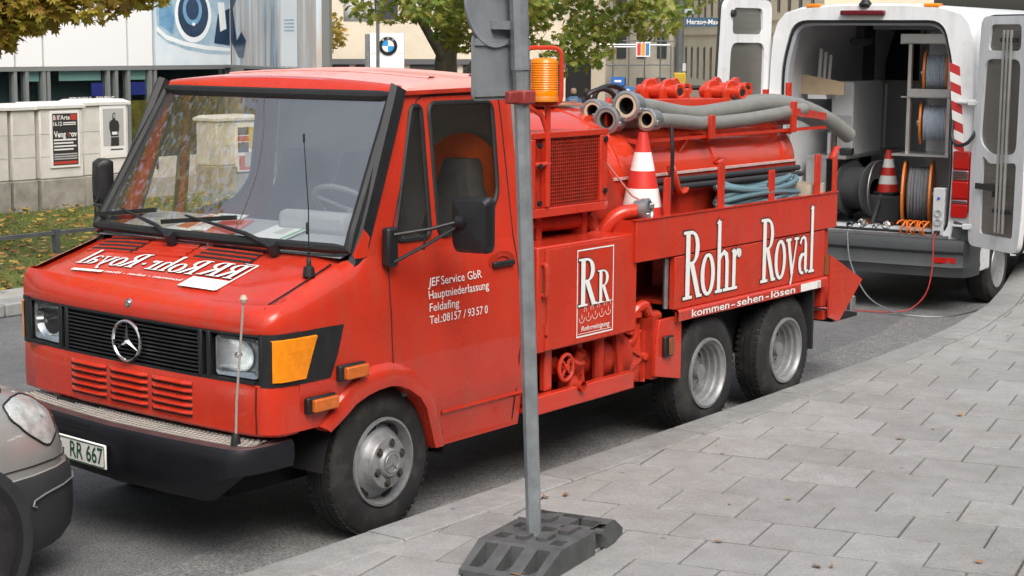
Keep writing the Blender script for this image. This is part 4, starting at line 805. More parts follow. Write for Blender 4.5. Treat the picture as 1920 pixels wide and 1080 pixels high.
# hose rack over the tank side
RK = MB().bb(3.42, 5.9, -.695, -.67, 1.785, 1.805).build('hose_rack', RED, T)
for x in (3.5, 4.25, 5.35): MB().bar((x, -.70, 1.78), (x, -.40, 1.82), .035, .025).build('rack_arm', RED, RK)
for x in (3.98,): MB().prism([(0, 1.79), (.14, 1.60), (.14, 1.79)], lambda a, b, t, x=x: (x + t, -.70 + a, b), .02).build('rack_gusset', RED, RK)
for x, y, z0, z1 in ((3.44, -.46, 1.80, 2.0), (5.60, -.37, 1.83, 2.06), (5.35, -.72, 1.78, 1.99), (4.24, -.72, 1.78, 1.93), (6.0, -.34, 1.80, 2.10)): MB().bb(x - .03, x + .03, y - .012, y + .012, z0, z1).build('rack_pin', RED, RK, bevel=.004)
MB().bar((5.35, -.72, 1.92), (5.9, -.68, 1.87), .03, .05).build('rack_arm', RED, RK); MB().bar((5.5, -.34, 1.82), (6.05, -.34, 1.82), .03, .04).build('rack_arm', RED, RK)
# rear end
MB().bb(5.36, 5.44, -.96, .96, .60, 1.13).build('rear_wall_panel', RED3, T)
tri = MB().prism([(5.44, .95), (5.96, .73), (5.60, .47), (5.44, .52)], lambda a, b, t: (a, -.985 + t, b), .012).build('rear_guard', RED, T)
MB().prism([(5.44, .95), (5.96, .73), (5.60, .47)], lambda a, b, t: (a, -.55 + t, b), .012).build('guard_side', RED3, tri)
MB().bb(5.42, 5.47, -.95, -.2, .50, .56).build('rear_beam', RED3, T)
rp_ = MB().tube([(5.44, -.66, .62), (6.12, -.70, .60)], .10, 18).build('drain_pipe', RED3, T); MB().lathe([(.10, 0), (.135, 0), (.135, .03), (.10, .03)], (6.10, -.70, .60), (1, 0, 0), 20).build('drain_flange', RED, rp_)
MB().lathe([(.03, 0), (.03, .10), (.02, .11)], (6.14, -.82, .47), (0, 0, 1), 10).build('drain_lever', STEEL, rp_); MB().bb(5.8, 6.2, -.84, -.5, .425, .45).build('drain_tray', DRK, rp_)
MB().lathe([(.04, 0), (.04, .14), (.055, .14), (.055, .17), (0, .17)], (5.44, -.80, 1.0), (.96, -.2, 0), 16).build('rear_coupling', RED, T)
for s in (-1, 1):
    MB().bb(5.20, 5.225, s * .98, s * .70, .33, .74).build('mud_flap', RUB, T); MB().bb(5.36, 5.42, s * .985, s * .96, .82, .95).build('rear_side_lamp', mat('brown_amber', (.22, .07, .02), .3, var=.2), T)
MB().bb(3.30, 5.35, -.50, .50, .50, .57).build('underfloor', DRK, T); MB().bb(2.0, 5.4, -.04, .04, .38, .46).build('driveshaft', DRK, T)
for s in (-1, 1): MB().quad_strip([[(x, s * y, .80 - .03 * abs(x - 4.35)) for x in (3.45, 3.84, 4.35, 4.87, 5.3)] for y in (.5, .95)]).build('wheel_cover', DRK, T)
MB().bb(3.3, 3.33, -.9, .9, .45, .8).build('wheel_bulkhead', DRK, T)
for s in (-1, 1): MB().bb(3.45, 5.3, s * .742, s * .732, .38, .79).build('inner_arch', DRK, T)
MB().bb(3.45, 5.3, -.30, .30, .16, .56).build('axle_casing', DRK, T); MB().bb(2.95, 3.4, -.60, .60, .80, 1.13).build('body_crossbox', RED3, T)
MB().bb(1.987, 2.02, -.86, .86, .60, 1.45).build('cab_back_plate', RED3, T)
# ---------------------------------------------------------------- things lying on the truck
GREYH = mat('grey_hose', (.20, .20, .185), .33, var=.12, vscale=10); BEIGE = mat('beige_rubber', (.52, .42, .30), .7, var=.12)
def hose(name, label, pts, r, endr, capd=(-1, 0, 0), inner=BEIGE):
    t = thing(name, label, 'hose', pts[0], group='suction hoses on the tank')
    h = MB().tube(curve_pts(pts, 8), r, 16, cap=False).build('hose_tube', GREYH, t)
    d = (Vector(pts[0]) - Vector(pts[1])).normalized(); p = Vector(pts[0])
    MB().lathe([(r * .98, -.12), (endr, -.11), (endr, -.03), (endr * 1.12, -.028), (endr * 1.12, 0), (endr * .9, .004), (endr * .86, -.004)], p, d, 24).build('hose_coupling', STEEL, t)
    MB().lathe([(endr * .86, -.004), (endr * .84, .0), (endr * .62, .0), (endr * .60, -.03)], p, d, 24).build('hose_liner', inner, t)
    MB().lathe([(endr * .60, -.01), (endr * .56, -.10), (0, -.10)], p, d, 20).build('hose_bore', DRK, t)
    for k in range(2): a = R(30 + 180 * k); u_ = d.orthogonal().normalized(); w_ = d.cross(u_); MB().box(p - d * .014 + (u_ * math.cos(a) + w_ * math.sin(a)) * endr * 1.1, (.03, .03, .03)).build('coupling_lug', STEEL, t, bevel=.005)
hose('suction_hose', 'grey suction hose with the farthest, pale-ringed open end above the tank', [(3.42, -.36, 1.965), (3.8, -.33, 1.955), (4.4, -.34, 1.94), (5.0, -.36, 1.96), (5.6, -.40, 1.98), (6.0, -.44, 1.94)], .05, .068)
hose('suction_hose', 'grey suction hose whose dark-lined open end sits lowest left of the bundle', [(3.36, -.50, 1.92), (3.8, -.46, 1.905), (4.5, -.45, 1.90), (5.2, -.46, 1.89), (5.8, -.50, 1.90), (6.15, -.55, 1.80)], .055, .078, inner=GREYH)
hose('suction_hose', 'large grey suction hose with the biggest pale-ringed mouth on top of the bundle', [(3.42, -.60, 2.005), (3.75, -.57, 1.98), (4.25, -.555, 1.925), (4.75, -.56, 1.945), (5.25, -.56, 1.97), (5.7, -.58, 1.94), (6.05, -.63, 1.84), (6.3, -.68, 1.72)], .058, .083)
hose('suction_hose', 'grey suction hose nearest the kerb with the small open end beside the cone', [(3.50, -.695, 1.925), (3.9, -.67, 1.90), (4.25, -.665, 1.875), (4.7, -.665, 1.88), (5.1, -.67, 1.90), (5.55, -.69, 1.93)], .045, .062)
def cone(name, label, x, y, z, h=.5, r=.135, group='traffic cones'):
    t = thing(name, label, 'traffic cone', (x, y, z), group=group); CR_ = mat('cone_red', (.58, .03, .02), .45, var=.08); CW = mat('cone_white', (.78, .78, .76), .5)
    def rr(q): return r * (1 - q) + .026 * q
    for i, (a, b) in enumerate(((.06, .24), (.24, .43), (.43, .61), (.61, .80), (.80, 1))):
        MB().lathe([(rr(a), a * h), (rr(b), b * h)] + ([(0, h)] if b == 1 else []), (x, y, z), (0, 0, 1), 28).build('cone_band', CW if i in (1, 3) else CR_, t)
    MB().box((x, y, z + .015), (r * 1.85, r * 1.85, .03)).build('cone_foot', mat('cone_foot_black', (.02, .02, .02), .7), t, bevel=.01)
cone('traffic_cone', 'red and white traffic cone standing in the truck tray below the hose mouths', 3.30, -.80, 1.289, .57, .145)
def coil(name, label, cx, cy, z, n, rx, ry, r, m_, cat='hose', group=None, jit=.04):
    pts = []; rnd = random.Random(5)
    for k in range(n * 14):
        a = 2 * math.pi * k / 14; j = 1 + rnd.uniform(-jit, jit); lay = k / (n * 14); jo = math.sin(k / 14 * 2.4) * .10
        pts.append((cx + rx * math.cos(a) * (j + jo), cy + ry * math.sin(a) * (j + jo), z + r + lay * r * 2.2 * n * .45 + .02 * math.sin(a * 2 + lay * 9)))
    return tag(MB().tube(curve_pts(pts, 3), r, 8).build(name, m_), label, cat, group)
coil('hose_coil', 'blue-grey water hose coiled in the truck side tray', 4.66, -.825, 1.29, 10, .47, .105, .0185, mat('blue_hose', (.11, .20, .235), .45, var=.1))
tag(MB().lathe([(.135, 0), (.135, .15), (.12, .15), (.12, .02)], (5.34, -.82, 1.29), (0, 0, 1), 24).build('canvas_hose_roll', mat('beige_canvas', (.42, .37, .29), .85, var=.15, vscale=30)), 'beige rolled canvas hose at the rear end of the truck tray', 'hose roll')
for i, (y, z, L) in enumerate(((-.715, 1.545, 'upper black pipe lying along the red tray wall'), (-.74, 1.505, 'lower black pipe lying along the red tray wall'))):
    tag(MB().tube([(3.52, y, z), (5.45, y, z - .01)], .02, 10).build('black_pipe', mat('pipe_black', (.03, .033, .036), .45)), L, 'pipe', 'pipes on the tray wall')
tag(MB().tube(curve_pts([(3.62, -.80, 1.88), (3.60, -.82, 1.75), (3.60, -.82, 1.6), (3.58, -.82, 1.45), (3.56, -.8, 1.42)], 6), .012, 8).build('strap', BLK), 'thin black strap hanging from the hose bundle beside the cone', 'strap')
# jacket over the driver seat, papers on the dashboard
JK = mat('orange_jacket', (.62, .10, .012), .8, var=.12, vscale=8)
jk = []
for k in range(13):
    y = -.84 + .52 * k / 12; jk.append([(1.90 - .02 * math.sin(k * 1.1) - .015 * math.sin(z * 9 + k), y + .03 * math.sin(z * 7), z - .12 * abs((k - 6) / 6) ** 2 * (z > 1.7)) for z in (1.20, 1.35, 1.5, 1.65, 1.78, 1.90)])
tag(MB().quad_strip(jk).build('jacket', JK), 'orange work jacket hung behind the driver seat in the cab', 'jacket')
PAPER = mat('paper_white', (.78, .78, .76), .7); PO = mat('paper_orange', (.62, .2, .06), .7); PGN = mat('paper_green', (.06, .4, .15), .7)
def paper(label, x, y, rz, w, h, m_, stripe=None, z=1.442):
    o = MB().box((0, 0, 0), (h, w, .004)).build('leaflet', m_); o.location = (x, y, z); o.rotation_euler = (0, -.225, rz); tag(o, label, 'leaflet')
    if stripe:
        for k, (a, b, c, d, mm) in enumerate(stripe): q = MB().bb(a * h, b * h, c * w, d * w, .0025 + .0004 * k, .0032 + .0004 * k).build('leaflet_print', mm, o)
paper('white leaflet with an orange picture on the dashboard, left', .84, .36, -.30, .22, .28, PAPER, [(-.3, .15, -.3, .35, PO), (.2, .45, -.4, .4, PO)])
paper('white magazine fanned over the orange leaflet', .87, .24, .10, .19, .27, PAPER, [(-.1, .4, -.3, .3, mat('paper_teal', (.12, .35, .38), .7))], 1.452)
paper('red brochure under the fanned magazine', .83, .12, .25, .17, .22, mat('paper_red', (.5, .09, .06), .7))
paper('white card with a green edge propped near the aerial on the dashboard', .83, -.26, -.05, .23, .26, PAPER, [(-.45, .45, -.48, -.38, PGN), (-.2, .2, -.2, .1, mat('grey_print', (.5, .5, .48), .6))], 1.446)
# ================================================================ the white van behind the truck (local frame: x forward, y to its left, rear face at x = 0)
V = thing('white_van', 'white high-roof service van with both rear doors open showing cable reels', 'van', (9.23, .54, 0), R(4.5), local=True)
VM = Matrix.Translation((9.23, .54, 0)) @ Matrix.Rotation(R(4.5), 4, 'Z')
def vw_(p): return tuple(VM @ Vector(p))
INT = mat('van_interior_grey', (.62, .64, .66), .7, var=.06); INTD = mat('van_interior_dark', (.045, .048, .052), .8, var=.2); ALU = mat('aluminium', (.55, .55, .54), .35, metal=.8, var=.1)
VG = mat('van_trim_grey', (.055, .06, .065), .6, var=.1)
prof = [(.50, .90), (.62, .955), (.80, .99), (1.3, .995), (1.6, .993), (2.2, .975), (2.45, .955), (2.58, .915), (2.66, .84), (2.71, .68), (2.735, .35), (2.74, 0)]
out = [(y, z) for z, y in prof] + [(-y, z) for z, y in prof[::-1][1:]]
hole = rpoly([(-.78, .70), (.78, .70), (.85, 1.35), (.84, 2.2), (.74, 2.59), (-.67, 2.59), (-.77, 2.2), (-.80, 1.35)], .14, 5)
bodyv = MB().quad_strip([[(x, y * k, z if z < 2 else 2 + (z - 2) * k2) for y, z in out] for x, k, k2 in ((0, .975, .97), (.03, .99, .99), (.08, 1, 1), (1.5, 1, 1), (3.6, 1, 1), (4.2, .99, .93), (4.8, .97, .3), (5.3, .93, .0))]).build('body', VWHT, V)
holed([(y * .975, z if z < 2 else 2 + (z - 2) * .97) for y, z in out], [hole], lambda a, b: (0, a, b)).build('rear_frame', VWHT, V, smooth=0)
hc = Vector((0, 1.65)); ring = lambda k, x: [(x, p[0] * k, hc.y + (p[1] - hc.y) * k) for p in hole]
MB().quad_strip([ring(1.0, -.001), ring(.995, .03), ring(.965, .045), ring(.95, .06), ring(.95, .16)], True).build('door_surround', mat('van_frame_grey', (.36, .38, .41), .5), V)
MB().tube(ring(.985, .02), .013, 6, closed=True).build('door_seal', RUB, V)
# cargo bay
MB().bb(.02, 2.9, -.80, .80, .66, .70).build('cargo_floor', mat('floor_rubber', (.09, .095, .10), .7, var=.25, vscale=15), V)
MB().bb(2.85, 2.9, -.85, .85, .70, 2.6).build('bulkhead', INT, V)
bw = MB().bb(2.835, 2.849, .50, .93, 2.0, 2.56).build('bulkhead_window', mat('dark_window', (.03, .032, .04), .12), V)
for a0, a1, b0, b1 in ((.46, .97, 1.96, 2.0), (.46, .50, 2.0, 2.56), (.93, .97, 2.0, 2.56)): MB().bb(2.82, 2.849, a0, a1, b0, b1).build('window_frame', mat('cream_frame', (.6, .58, .52), .6), bw)
for s in (-1, 1): MB().quad_strip([[(x, s * y, z) for y, z in ((.81, .70), (.88, 1.3), (.87, 2.2), (.76, 2.60))] for x in (.15, 1.5, 2.85)]).build('side_lining', INT, V)
MB().quad_strip([[(x, y, z) for y, z in ((-.76, 2.60), (0, 2.62), (.76, 2.60))] for x in (.15, 1.5, 2.85)]).build('roof_lining', mat('roof_lining', (.55, .56, .57), .8), V)
MB().bb(1.75, 1.82, .62, .72, .70, 2.58).build('bay_post', INTD, V); MB().bb(1.70, 1.95, -.55, .60, 2.52, 2.59).build('bay_rail', INT, V)
MB().lathe([(.05, 0), (.11, .03), (.11, .06), (.04, .08)], (.9, .42, 2.36), (0, 0, 1), 16).build('ceiling_fan', INTD, V); MB().bb(.86, .94, .38, .46, 2.42, 2.58).build('fan_bracket', INTD, V)
# bumper, lamps, trim
bm_ = MB().quad_strip([[(x, y, z) for x, y in ((.30, .985), (.05, .975), (-.06, .93), (-.10, .80), (-.12, .4), (-.125, 0), (-.12, -.4), (-.10, -.80), (-.06, -.93), (.05, -.975), (.30, -.985))] for z in (.34, .36, .44)] , False)
def vb(z, o_): return [(x + o_ * (1 if x < .2 else 0), y * (1 - o_ * .25), z) for x, y in ((.32, .99), (.05, .985), (-.05, .945), (-.09, .82), (-.11, .4), (-.115, 0), (-.11, -.4), (-.09, -.82), (-.05, -.945), (.05, -.985), (.32, -.99))]
bmp = MB().quad_strip([vb(.33, .10), vb(.34, .03), vb(.40, .02), vb(.43, .0), vb(.46, .02), vb(.54, .025), vb(.57, .0), (vb(.63, .0)), vb(.665, .015), vb(.675, .04), vb(.677, .14)]).build('rear_bumper', VG, V)
MB().bb(-.06, .06, -.79, .79, .6775, .70).build('bumper_step', mat('step_grey', (.13, .13, .135), .6, var=.2), bmp)
for y in (.13, -.20): MB().bb(-.055, -.02, y - .05, y + .05, .70, .708).build('step_latch', ALU, bmp, bevel=.004)
for s in (-1, 1):
    MB().quad_strip([[(-.085 + .02 * abs(k), s * (.73 + .10 * k * 1), z) for z in (.465, .515)] for k in (-1, 0, 1, 1.5)]).build('reflector', REDLENS, bmp)
    MB().prism([(.82, .70), (.975, .66), (.985, .80), (.84, .84)], lambda a, b, t, s=s: (-.02 + t, s * a, b), .1).build('corner_trim', VG, V)
    tl = [(s * y, z) for y, z in ((.80, .865), (.945, .865), (.985, 1.0), (.985, 1.38), (.96, 1.455), (.815, 1.455))]
    L_ = MB()
    parts = ((.865, .99, REDLENS), (.99, 1.03, LENS), (1.035, 1.19, REDLENS), (1.195, 1.29, LENS), (1.295, 1.455, REDLENS))
    tb = MB().prism([(y, z) for y, z in tl], lambda a, b, t: (-.025 + t, a, b), .10).build('tail_lamp', REDLENS, V, bevel=.012)
    for z0, z1, mm in parts: MB().bb(-.036, -.020, s * .812, s * .955, z0 + .008, z1 - .004).build('lamp_chamber', mm, tb, bevel=.006)
# red and white warning stripes on the near pillar
for k in range(9):
    z0 = 1.48 + .083 * k
    def sy(z): return -.845 + (z - 1.48) * .095
    MB().prism([(sy(z0) + .04, z0), (sy(z0) - .055, z0 - .04), (sy(z0 + .083) - .055, z0 + .043), (sy(z0 + .083) + .04, z0 + .083)], lambda a, b, t: (-.004 + t, a, b), .003).build('warning_stripe', mat('stripe_red', (.5, .03, .03), .5) if k % 2 == 0 else WHT, V)
MB().tube(curve_pts([(-.01, -.79, 1.72), (-.05, -.80, 1.58), (-.09, -.86, 1.51), (-.10, -.95, 1.53), (-.08, -1.0, 1.60), (-.05, -1.01, 1.65)], 5), .016, 8).build('grab_strap', BLK, V)
MB().bb(-.06, .0, -.14, .27, 2.63, 2.675).build('brake_lamp', mat('dark_red_lens', (.12, .01, .015), .2), V, bevel=.01)
MB().lathe([(.05, 0), (.06, .03), (.03, .07), (0, .075)], (.02, .06, 2.70), (0, 0, 1), 16).build('rear_camera', BLK, V)
for y in (.55, -.55): MB().bb(.0, .12, y - .07, y + .07, 2.70, 2.735).build('roof_marker', AMBER, V, bevel=.01)
# doors
CHK = mat('chequer_plate', (.20, .19, .17), .4, metal=.6, var=.15, vscale=30)
def van_door(name, hy, ang, sgn, rods):
    """hinged at y = hy; door coordinates: u from the hinge, z up, t thickness outwards"""
    d = Vector((math.cos(ang), math.sin(ang), 0)); n_ = Vector((-d.y, d.x, 0)) * sgn; h = Vector((-.03, hy, 0))
    ks = 1.12 if hy > 0 else 1
    def q(u, z, t=0):
        u *= ks; z = z + (.15 * (z - .64) / 2 if hy > 0 else 0); return tuple(h + d * (u + (.02 * max(0, z - 1.35)) * (1 - min(1, u / .7))) + n_ * t + Vector((.085 * (z - .7) if hy > 0 else 0, 0, z)))
    outl = rpoly([(.0, .64), (.74, .64), (.78, 1.0), (.78, 2.62), (.05, 2.62), (.01, 1.9), (-.005, 1.3)], .09, 4)
    hol = [rpoly([(.17, 2.33), (.66, 2.33), (.66, 2.55), (.20, 2.55)], .05, 4), rpoly([(.11, 1.55), (.28, 1.45), (.66, 1.47), (.67, 2.26), (.14, 2.26)], .09, 4), rpoly([(.17, .76), (.66, .76), (.67, 1.40), (.28, 1.37), (.17, 1.44)], .04, 4)]
    dd = holed(outl, hol, lambda a, b: q(a, b, -.03)).build(name, VWHT, V, smooth=0)
    MB().quad_strip([[q(a, b, -.03) for a, b in outl], [q(a, b, .0) for a, b in outl], [q(a, b, .035) for a, b in outl]], True).build('door_edge', VWHT, dd)
    MB().poly([q(a, b, .036) for a, b in outl]).build('door_skin', VWHT, dd, smooth=0)
    MB().tube([q(a, b, .03) for a, b in outl], .014, 6, closed=True).build('door_seal', RUB, dd)
    for k, hl in enumerate(hol):
        MB().quad_strip([[q(a, b, -.03) for a, b in hl], [q(a, b, -.008) for a, b in hl]], True).build('door_recess', VWHT, dd)
        MB().poly([q(a, b, -.0085) for a, b in hl]).build('plate_panel', CHK, dd, smooth=0)
        ck = MB(); x0, x1 = min(p[0] for p in hl) + .03, max(p[0] for p in hl) - .03; z0, z1 = min(p[1] for p in hl) + .03, max(p[1] for p in hl) - .03; r_ = 0; z = z0
        while z < z1:
            x = x0 + (.016 if r_ % 2 else 0)
            while x < x1:
                e = .012 if (r_ % 2) else -.012
                ck.quad_strip([[q(x - .014, z - e, -.0088), q(x, z + .004, -.013), q(x + .014, z + e, -.0088)], [q(x - .014, z - e - .002, -.0088), q(x, z - .004, -.0125), q(x + .014, z + e + .002, -.0088)]]); x += .034
            z += .028; r_ += 1
        tag(ck.build('chequer_bars', ALU, dd, smooth=0), kind='stuff')
    for z in (.80, 1.88): hg = MB().box(h + Vector((-.0, sgn * .0, z)) + n_ * -.02 + d * .02, (.05, .14, .05)).build('hinge', VWHT, dd, bevel=.008); MB().bar(h + Vector((.03, -.17 * (1 if hy < 0 else -1) * -1, z)), h + Vector((-.01, 0, z)) + d * .05, .045, .02).build('hinge_arm', VWHT, dd, bevel=.004)
    MB().box(q(.40, 1.12, -.045), (.04, .04, .05)).build('lock_box', BLK, dd, bevel=.006)
    return q, dd, d
qR, dR, dRv = van_door('rear_door', -1.0, R(270 - 40), 1, True)
qL, dL, dLv = van_door('rear_door', 1.0, R(173), -1, False)
MB().bar(qR(.12, 1.17, -.045), qR(.46, 1.17, -.045), .03, .05).build('door_strap', BLK, dR)
for z in (2.42, .98): MB().bar(qR(.40, z, -.05), qR(.62, z, -.05), .03, .035).build('rod_holder', BLK, dR)
for k in range(3):
    u_ = .46 + .055 * k
    tag(MB().tube([vw_(qR(u_, .80, -.065)), vw_(qR(u_, 2.50, -.065))], .013, 10).build('steel_rod', ALU), ('steel rod clipped upright on the van door, nearest its hinge', 'middle one of the steel rods clipped upright on the van door', 'steel rod clipped upright on the van door, farthest from its hinge')[k], 'rod', 'rods on the van door')
MB().lathe([(.035, 0), (.03, .03), (0, .035)], qL(.68, 2.5, -.03), tuple(Vector((0, -1, 0))), 14).build('door_knob', BLK, dL)
# wheels of the van
for s in (-1, 1):
    for x in (.98, 4.3):
        c_ = (x, s * .96, .345)
        w_ = MB().lathe([(.20, -.01), (.26, .0), (.31, -.012), (.343, -.05), (.345, -.10), (.343, -.17), (.30, -.22), (.2, -.22)], c_, (0, s, 0), 36).build('wheel', TYRE, V)
        MB().lathe([(.205, -.012), (.20, .0), (.17, -.03), (.11, -.05), (.06, -.03), (0, -.028)], c_, (0, s, 0), 28).build('rim', SILV, w_)
MB().bb(.1, 5.0, -.85, .85, .36, .5).build('underbody', DRK, V)
for s in (-1, 1): MB().bb(.30, .62, s * .985, s * .6, .36, .66).build('rear_skirt', VWHT, V, bevel=.02); MB().bb(1.38, 3.9, s * .99, s * .95, .40, .56).build('sill', VWHT, V)
# shelves on the right-hand side (part of the van fit-out)
for x0, x1, y0, y1, z0, z1 in ((.30, .33, -.65, -.18, 2.38, 2.47), (.30, .33, -.65, -.26, 1.90, 1.98), (.25, .75, -.68, -.15, 1.375, 1.395), (.30, .75, -.65, -.2, 1.90, 1.91), (.30, .75, -.65, -.2, 2.38, 2.39)): MB().bb(x0, x1, y0, y1, z0, z1).build('shelf', ALU, V)
for y in (-.27, -.64): MB().bb(.31, .35, y - .015, y + .015, 1.39, 2.4).build('shelf_post', ALU, V)
MB().bb(.75, .77, -.78, -.30, .70, 2.5).build('shelf_back', INT, V)
# left fit-out: cabinet, worktop
MB().bb(.55, 2.2, .40, .78, 1.30, 1.33).build('worktop', ALU, V); MB().bb(.80, 1.6, .44, .66, 1.33, 2.02).build('cabinet', INT, V, bevel=.01); MB().bb(.795, .799, .45, .65, 1.36, 1.70).build('cabinet_door', mat('cabinet_grey', (.40, .41, .42), .6), V)
MB().bb(.55, 1.8, .62, .80, 1.86, 1.90).build('cabinet_shelf', VWHT, V); MB().bb(.56, .58, .60, .80, .72, 1.30).build('worktop_leg', ALU, V)
# ---------------------------------------------------------------- things in the van
def vthing(name, label, cat, loc, group=None): t = thing(name, label, cat, vw_(loc), R(4.5), group, local=True); return t
ORG = mat('reel_orange', (.60, .17, .025), .45, var=.1); CAB = mat('cable_grey_blue', (.42, .48, .56), .5, var=.1, vscale=30); CABD = mat('cable_dark', (.15, .16, .175), .5, var=.2, vscale=30)
def reel(label, x, y, z, r, w, cm, rc):
    t = thing('cable_reel', label, 'cable reel', vw_((x, y, z - r)), R(18), 'cable reels in the van', local=True); c = (0, 0, r)
    for s in (-1, 1):
        MB().lathe([(r * .3, -.012), (r * .93, -.010), (r, -.010), (r * 1.01, 0), (r, .010), (r * .93, .006), (r * .3, .006)], (0, s * w / 2, r), (0, 1, 0), 36).build('reel_flange', ORG, t)
    pr = [(r * .3, -w / 2 + .01)]; n = int((w - .02) / (2 * rc))
    for k in range(n): y_ = -w / 2 + .01 + rc * (2 * k + 1); pr += [(rc_ * 1.0, yy) for rc_, yy in ((r * .80 - rc * .2 + .004 * math.sin(k * 2.1), y_ - rc * .9), (r * .80 + rc * .8 + .004 * math.sin(k * 2.1), y_), (r * .80 - rc * .2 + .004 * math.sin(k * 2.1), y_ + rc * .9))]
    MB().lathe(pr + [(r * .3, w / 2 - .01)], c, (0, 1, 0), 32).build('wound_cable', cm, t)
    MB().lathe([(.03, -w / 2 - .04), (.03, w / 2 + .04)], c, (0, 1, 0), 12, cap=True).build('reel_axle', STEEL, t)
reel('orange-rimmed reel of pale cable on the upper van shelf', .50, -.46, 2.12, .20, .20, CAB, .008)
reel('orange-rimmed reel of pale cable on the middle van shelf', .50, -.46, 1.67, .195, .24, CAB, .008)
reel('large orange reel of dark thick cable on the van floor', .42, -.36, 1.02, .31, .24, CABD, .014)
cn_ = vw_((.80, .07, .97)); cone('traffic_cone', 'red and white traffic cone inside the van on a black box', cn_[0], cn_[1], cn_[2], .42, .11)
tag(MB().box(vw_((.85, .06, .835)), (.36, .32, .265), Matrix.Rotation(R(4.5), 3, 'Z')).build('black_crate', INTD, bevel=.02), 'black plastic crate under the cone inside the van', 'crate')
t = vthing('hose_drum', 'dark hose drum in a steel frame at the left of the van floor', 'hose drum', (.75, .30, .70))
MB().lathe([(.10, -.15), (.26, -.15), (.27, -.14), (.26, -.13), (.2, -.12), (.2, .12), (.26, .13), (.27, .14), (.26, .15), (.1, .15)], (0, 0, .32), (.25, 1, 0), 32).build('drum', INTD, t); MB().tube([(-.02 + .27 * math.cos(2 * math.pi * k / 32), -.16, .32 + .27 * math.sin(2 * math.pi * k / 32)) for k in range(32)], .008, 8, closed=True).build('drum_rim', STEEL, t)
for y in (-.2, .2): MB().bar((-.25, y, 0), (0, y, .32), .03).build('drum_stand', INTD, t); MB().bar((.25, y, 0), (0, y, .32), .03).build('drum_stand', INTD, t)
WOOD = mat('plywood', (.52, .40, .26), .7, var=.12, vscale=5)
tag(MB().prism([(.92, 1.90), (.44, 1.90), (.44, 2.02), (.92, 2.10)], lambda a, b, t: vw_((.55 + t, a, b)), .02).build('plywood_board', WOOD, bevel=.004), 'plywood board standing on the left van shelf', 'board')
for k in range(3): tag(MB().tube([vw_((.70 + .05 * k, .76 - .03 * k, 1.91)), vw_((.70 + .05 * k, .74 - .03 * k, 2.33 - .03 * k))], .018, 8).build('white_tube', VWHT), ('tallest white tube standing behind the plywood board', 'middle white tube standing behind the plywood board', 'shortest white tube standing behind the plywood board')[k], 'tube', 'tubes behind the board')
tag(MB().lathe([(.05, 0), (.05, .20), (.055, .205), (.02, .25), (0, .25)], vw_((.70, .60, 1.335)), (0, 0, 1), 18).build('steel_flask', CHROME), 'shiny steel flask on the van worktop', 'flask')
tag(MB().box(vw_((.72, .46, 1.365)), (.14, .12, .06), Matrix.Rotation(.3, 3, 'Z')).build('tool_case', BLK, bevel=.01), 'small black tool case on the van worktop', 'case')
sb_ = vthing('socket_box', 'pale grey socket box standing at the van door edge', 'socket box', (.04, -.69, .70))
MB().box((0, 0, .21), (.09, .105, .42)).build('housing', mat('pale_grey_plastic', (.55, .56, .57), .5), sb_, bevel=.008)
for z in (.20, .12): MB().lathe([(.035, 0), (.033, .012), (.022, .012), (.020, .004), (0, .004)], (-.045, 0, z), (-1, 0, 0), 18).build('socket', mat('socket_grey', (.40, .42, .44), .5), sb_)
MB().lathe([(.014, 0), (.012, .01), (0, .012)], (-.045, 0, .33), (-1, 0, 0), 12).build('blue_switch', mat('blue_button', (.02, .12, .45), .4), sb_); MB().box((-.06, 0, .03), (.05, .05, .03)).build('plug', BLK, sb_, bevel=.006)
pts = [vw_((.0 + .085 * math.cos(k * .42), -.48 + .13 * (k / 96 - .5) * 2 + .012 * math.sin(k), .755 + .062 * math.sin(k * .42))) for k in range(97)]
tag(MB().tube(pts, .008, 6).build('spiral_hose', mat('orange_hose', (.72, .16, .015), .4)), 'bright orange spiral air hose hanging over the van sill', 'hose')
for k, (y, r, lab, mm) in enumerate(((.02, .055, 'ball-shaped chrome inspection camera head on the van sill', CHROME), (-.10, .034, 'small grey camera fitting between the chrome heads on the van sill', STEEL), (-.20, .05, 'ring-shaped chrome camera head at the right on the van sill', CHROME), (.16, .038, 'small dark brass-tipped fitting at the left on the van sill', BLK))):
    tag(MB().lathe([(0, -.05), (r * .7, -.045), (r, -.02), (r, .03), (r * .75, .06), (r * .5, .065), (r * .45, .05), (0, .05)], vw_((.10, y, .70 + r)), (-.9, .3 - k * .2, .1), 18).build('camera_head', mm), lab, 'camera head', 'camera heads on the van sill')
tag(MB().tube(curve_pts([vw_(p) for p in ((-.02, .13, .712), (-.10, .11, .66), (-.18, .04, .42), (-.25, -.14, .16), (-.30, -.36, .05), (-.32, -.60, .014), (-.1, -.9, .012), (.6, -1.0, .012))], 8), .006, 6).build('grey_cable', STEEL), 'thin grey cable running from the van sill down to the road', 'cable')
tag(MB().tube(curve_pts([vw_(p) for p in ((-.03, -.69, .73), (-.14, -.70, .66), (-.16, -.71, .45), (-.20, -.68, .22), (-.24, -.58, .08), (-.28, -.45, .03), (-.30, -.2, .014), (-.32, .2, .012), (-.5, .6, .012))], 8), .006, 6).build('red_cable', mat('red_cable', (.45, .04, .03), .5)), 'thin red cable hanging from the socket box to the road', 'cable')
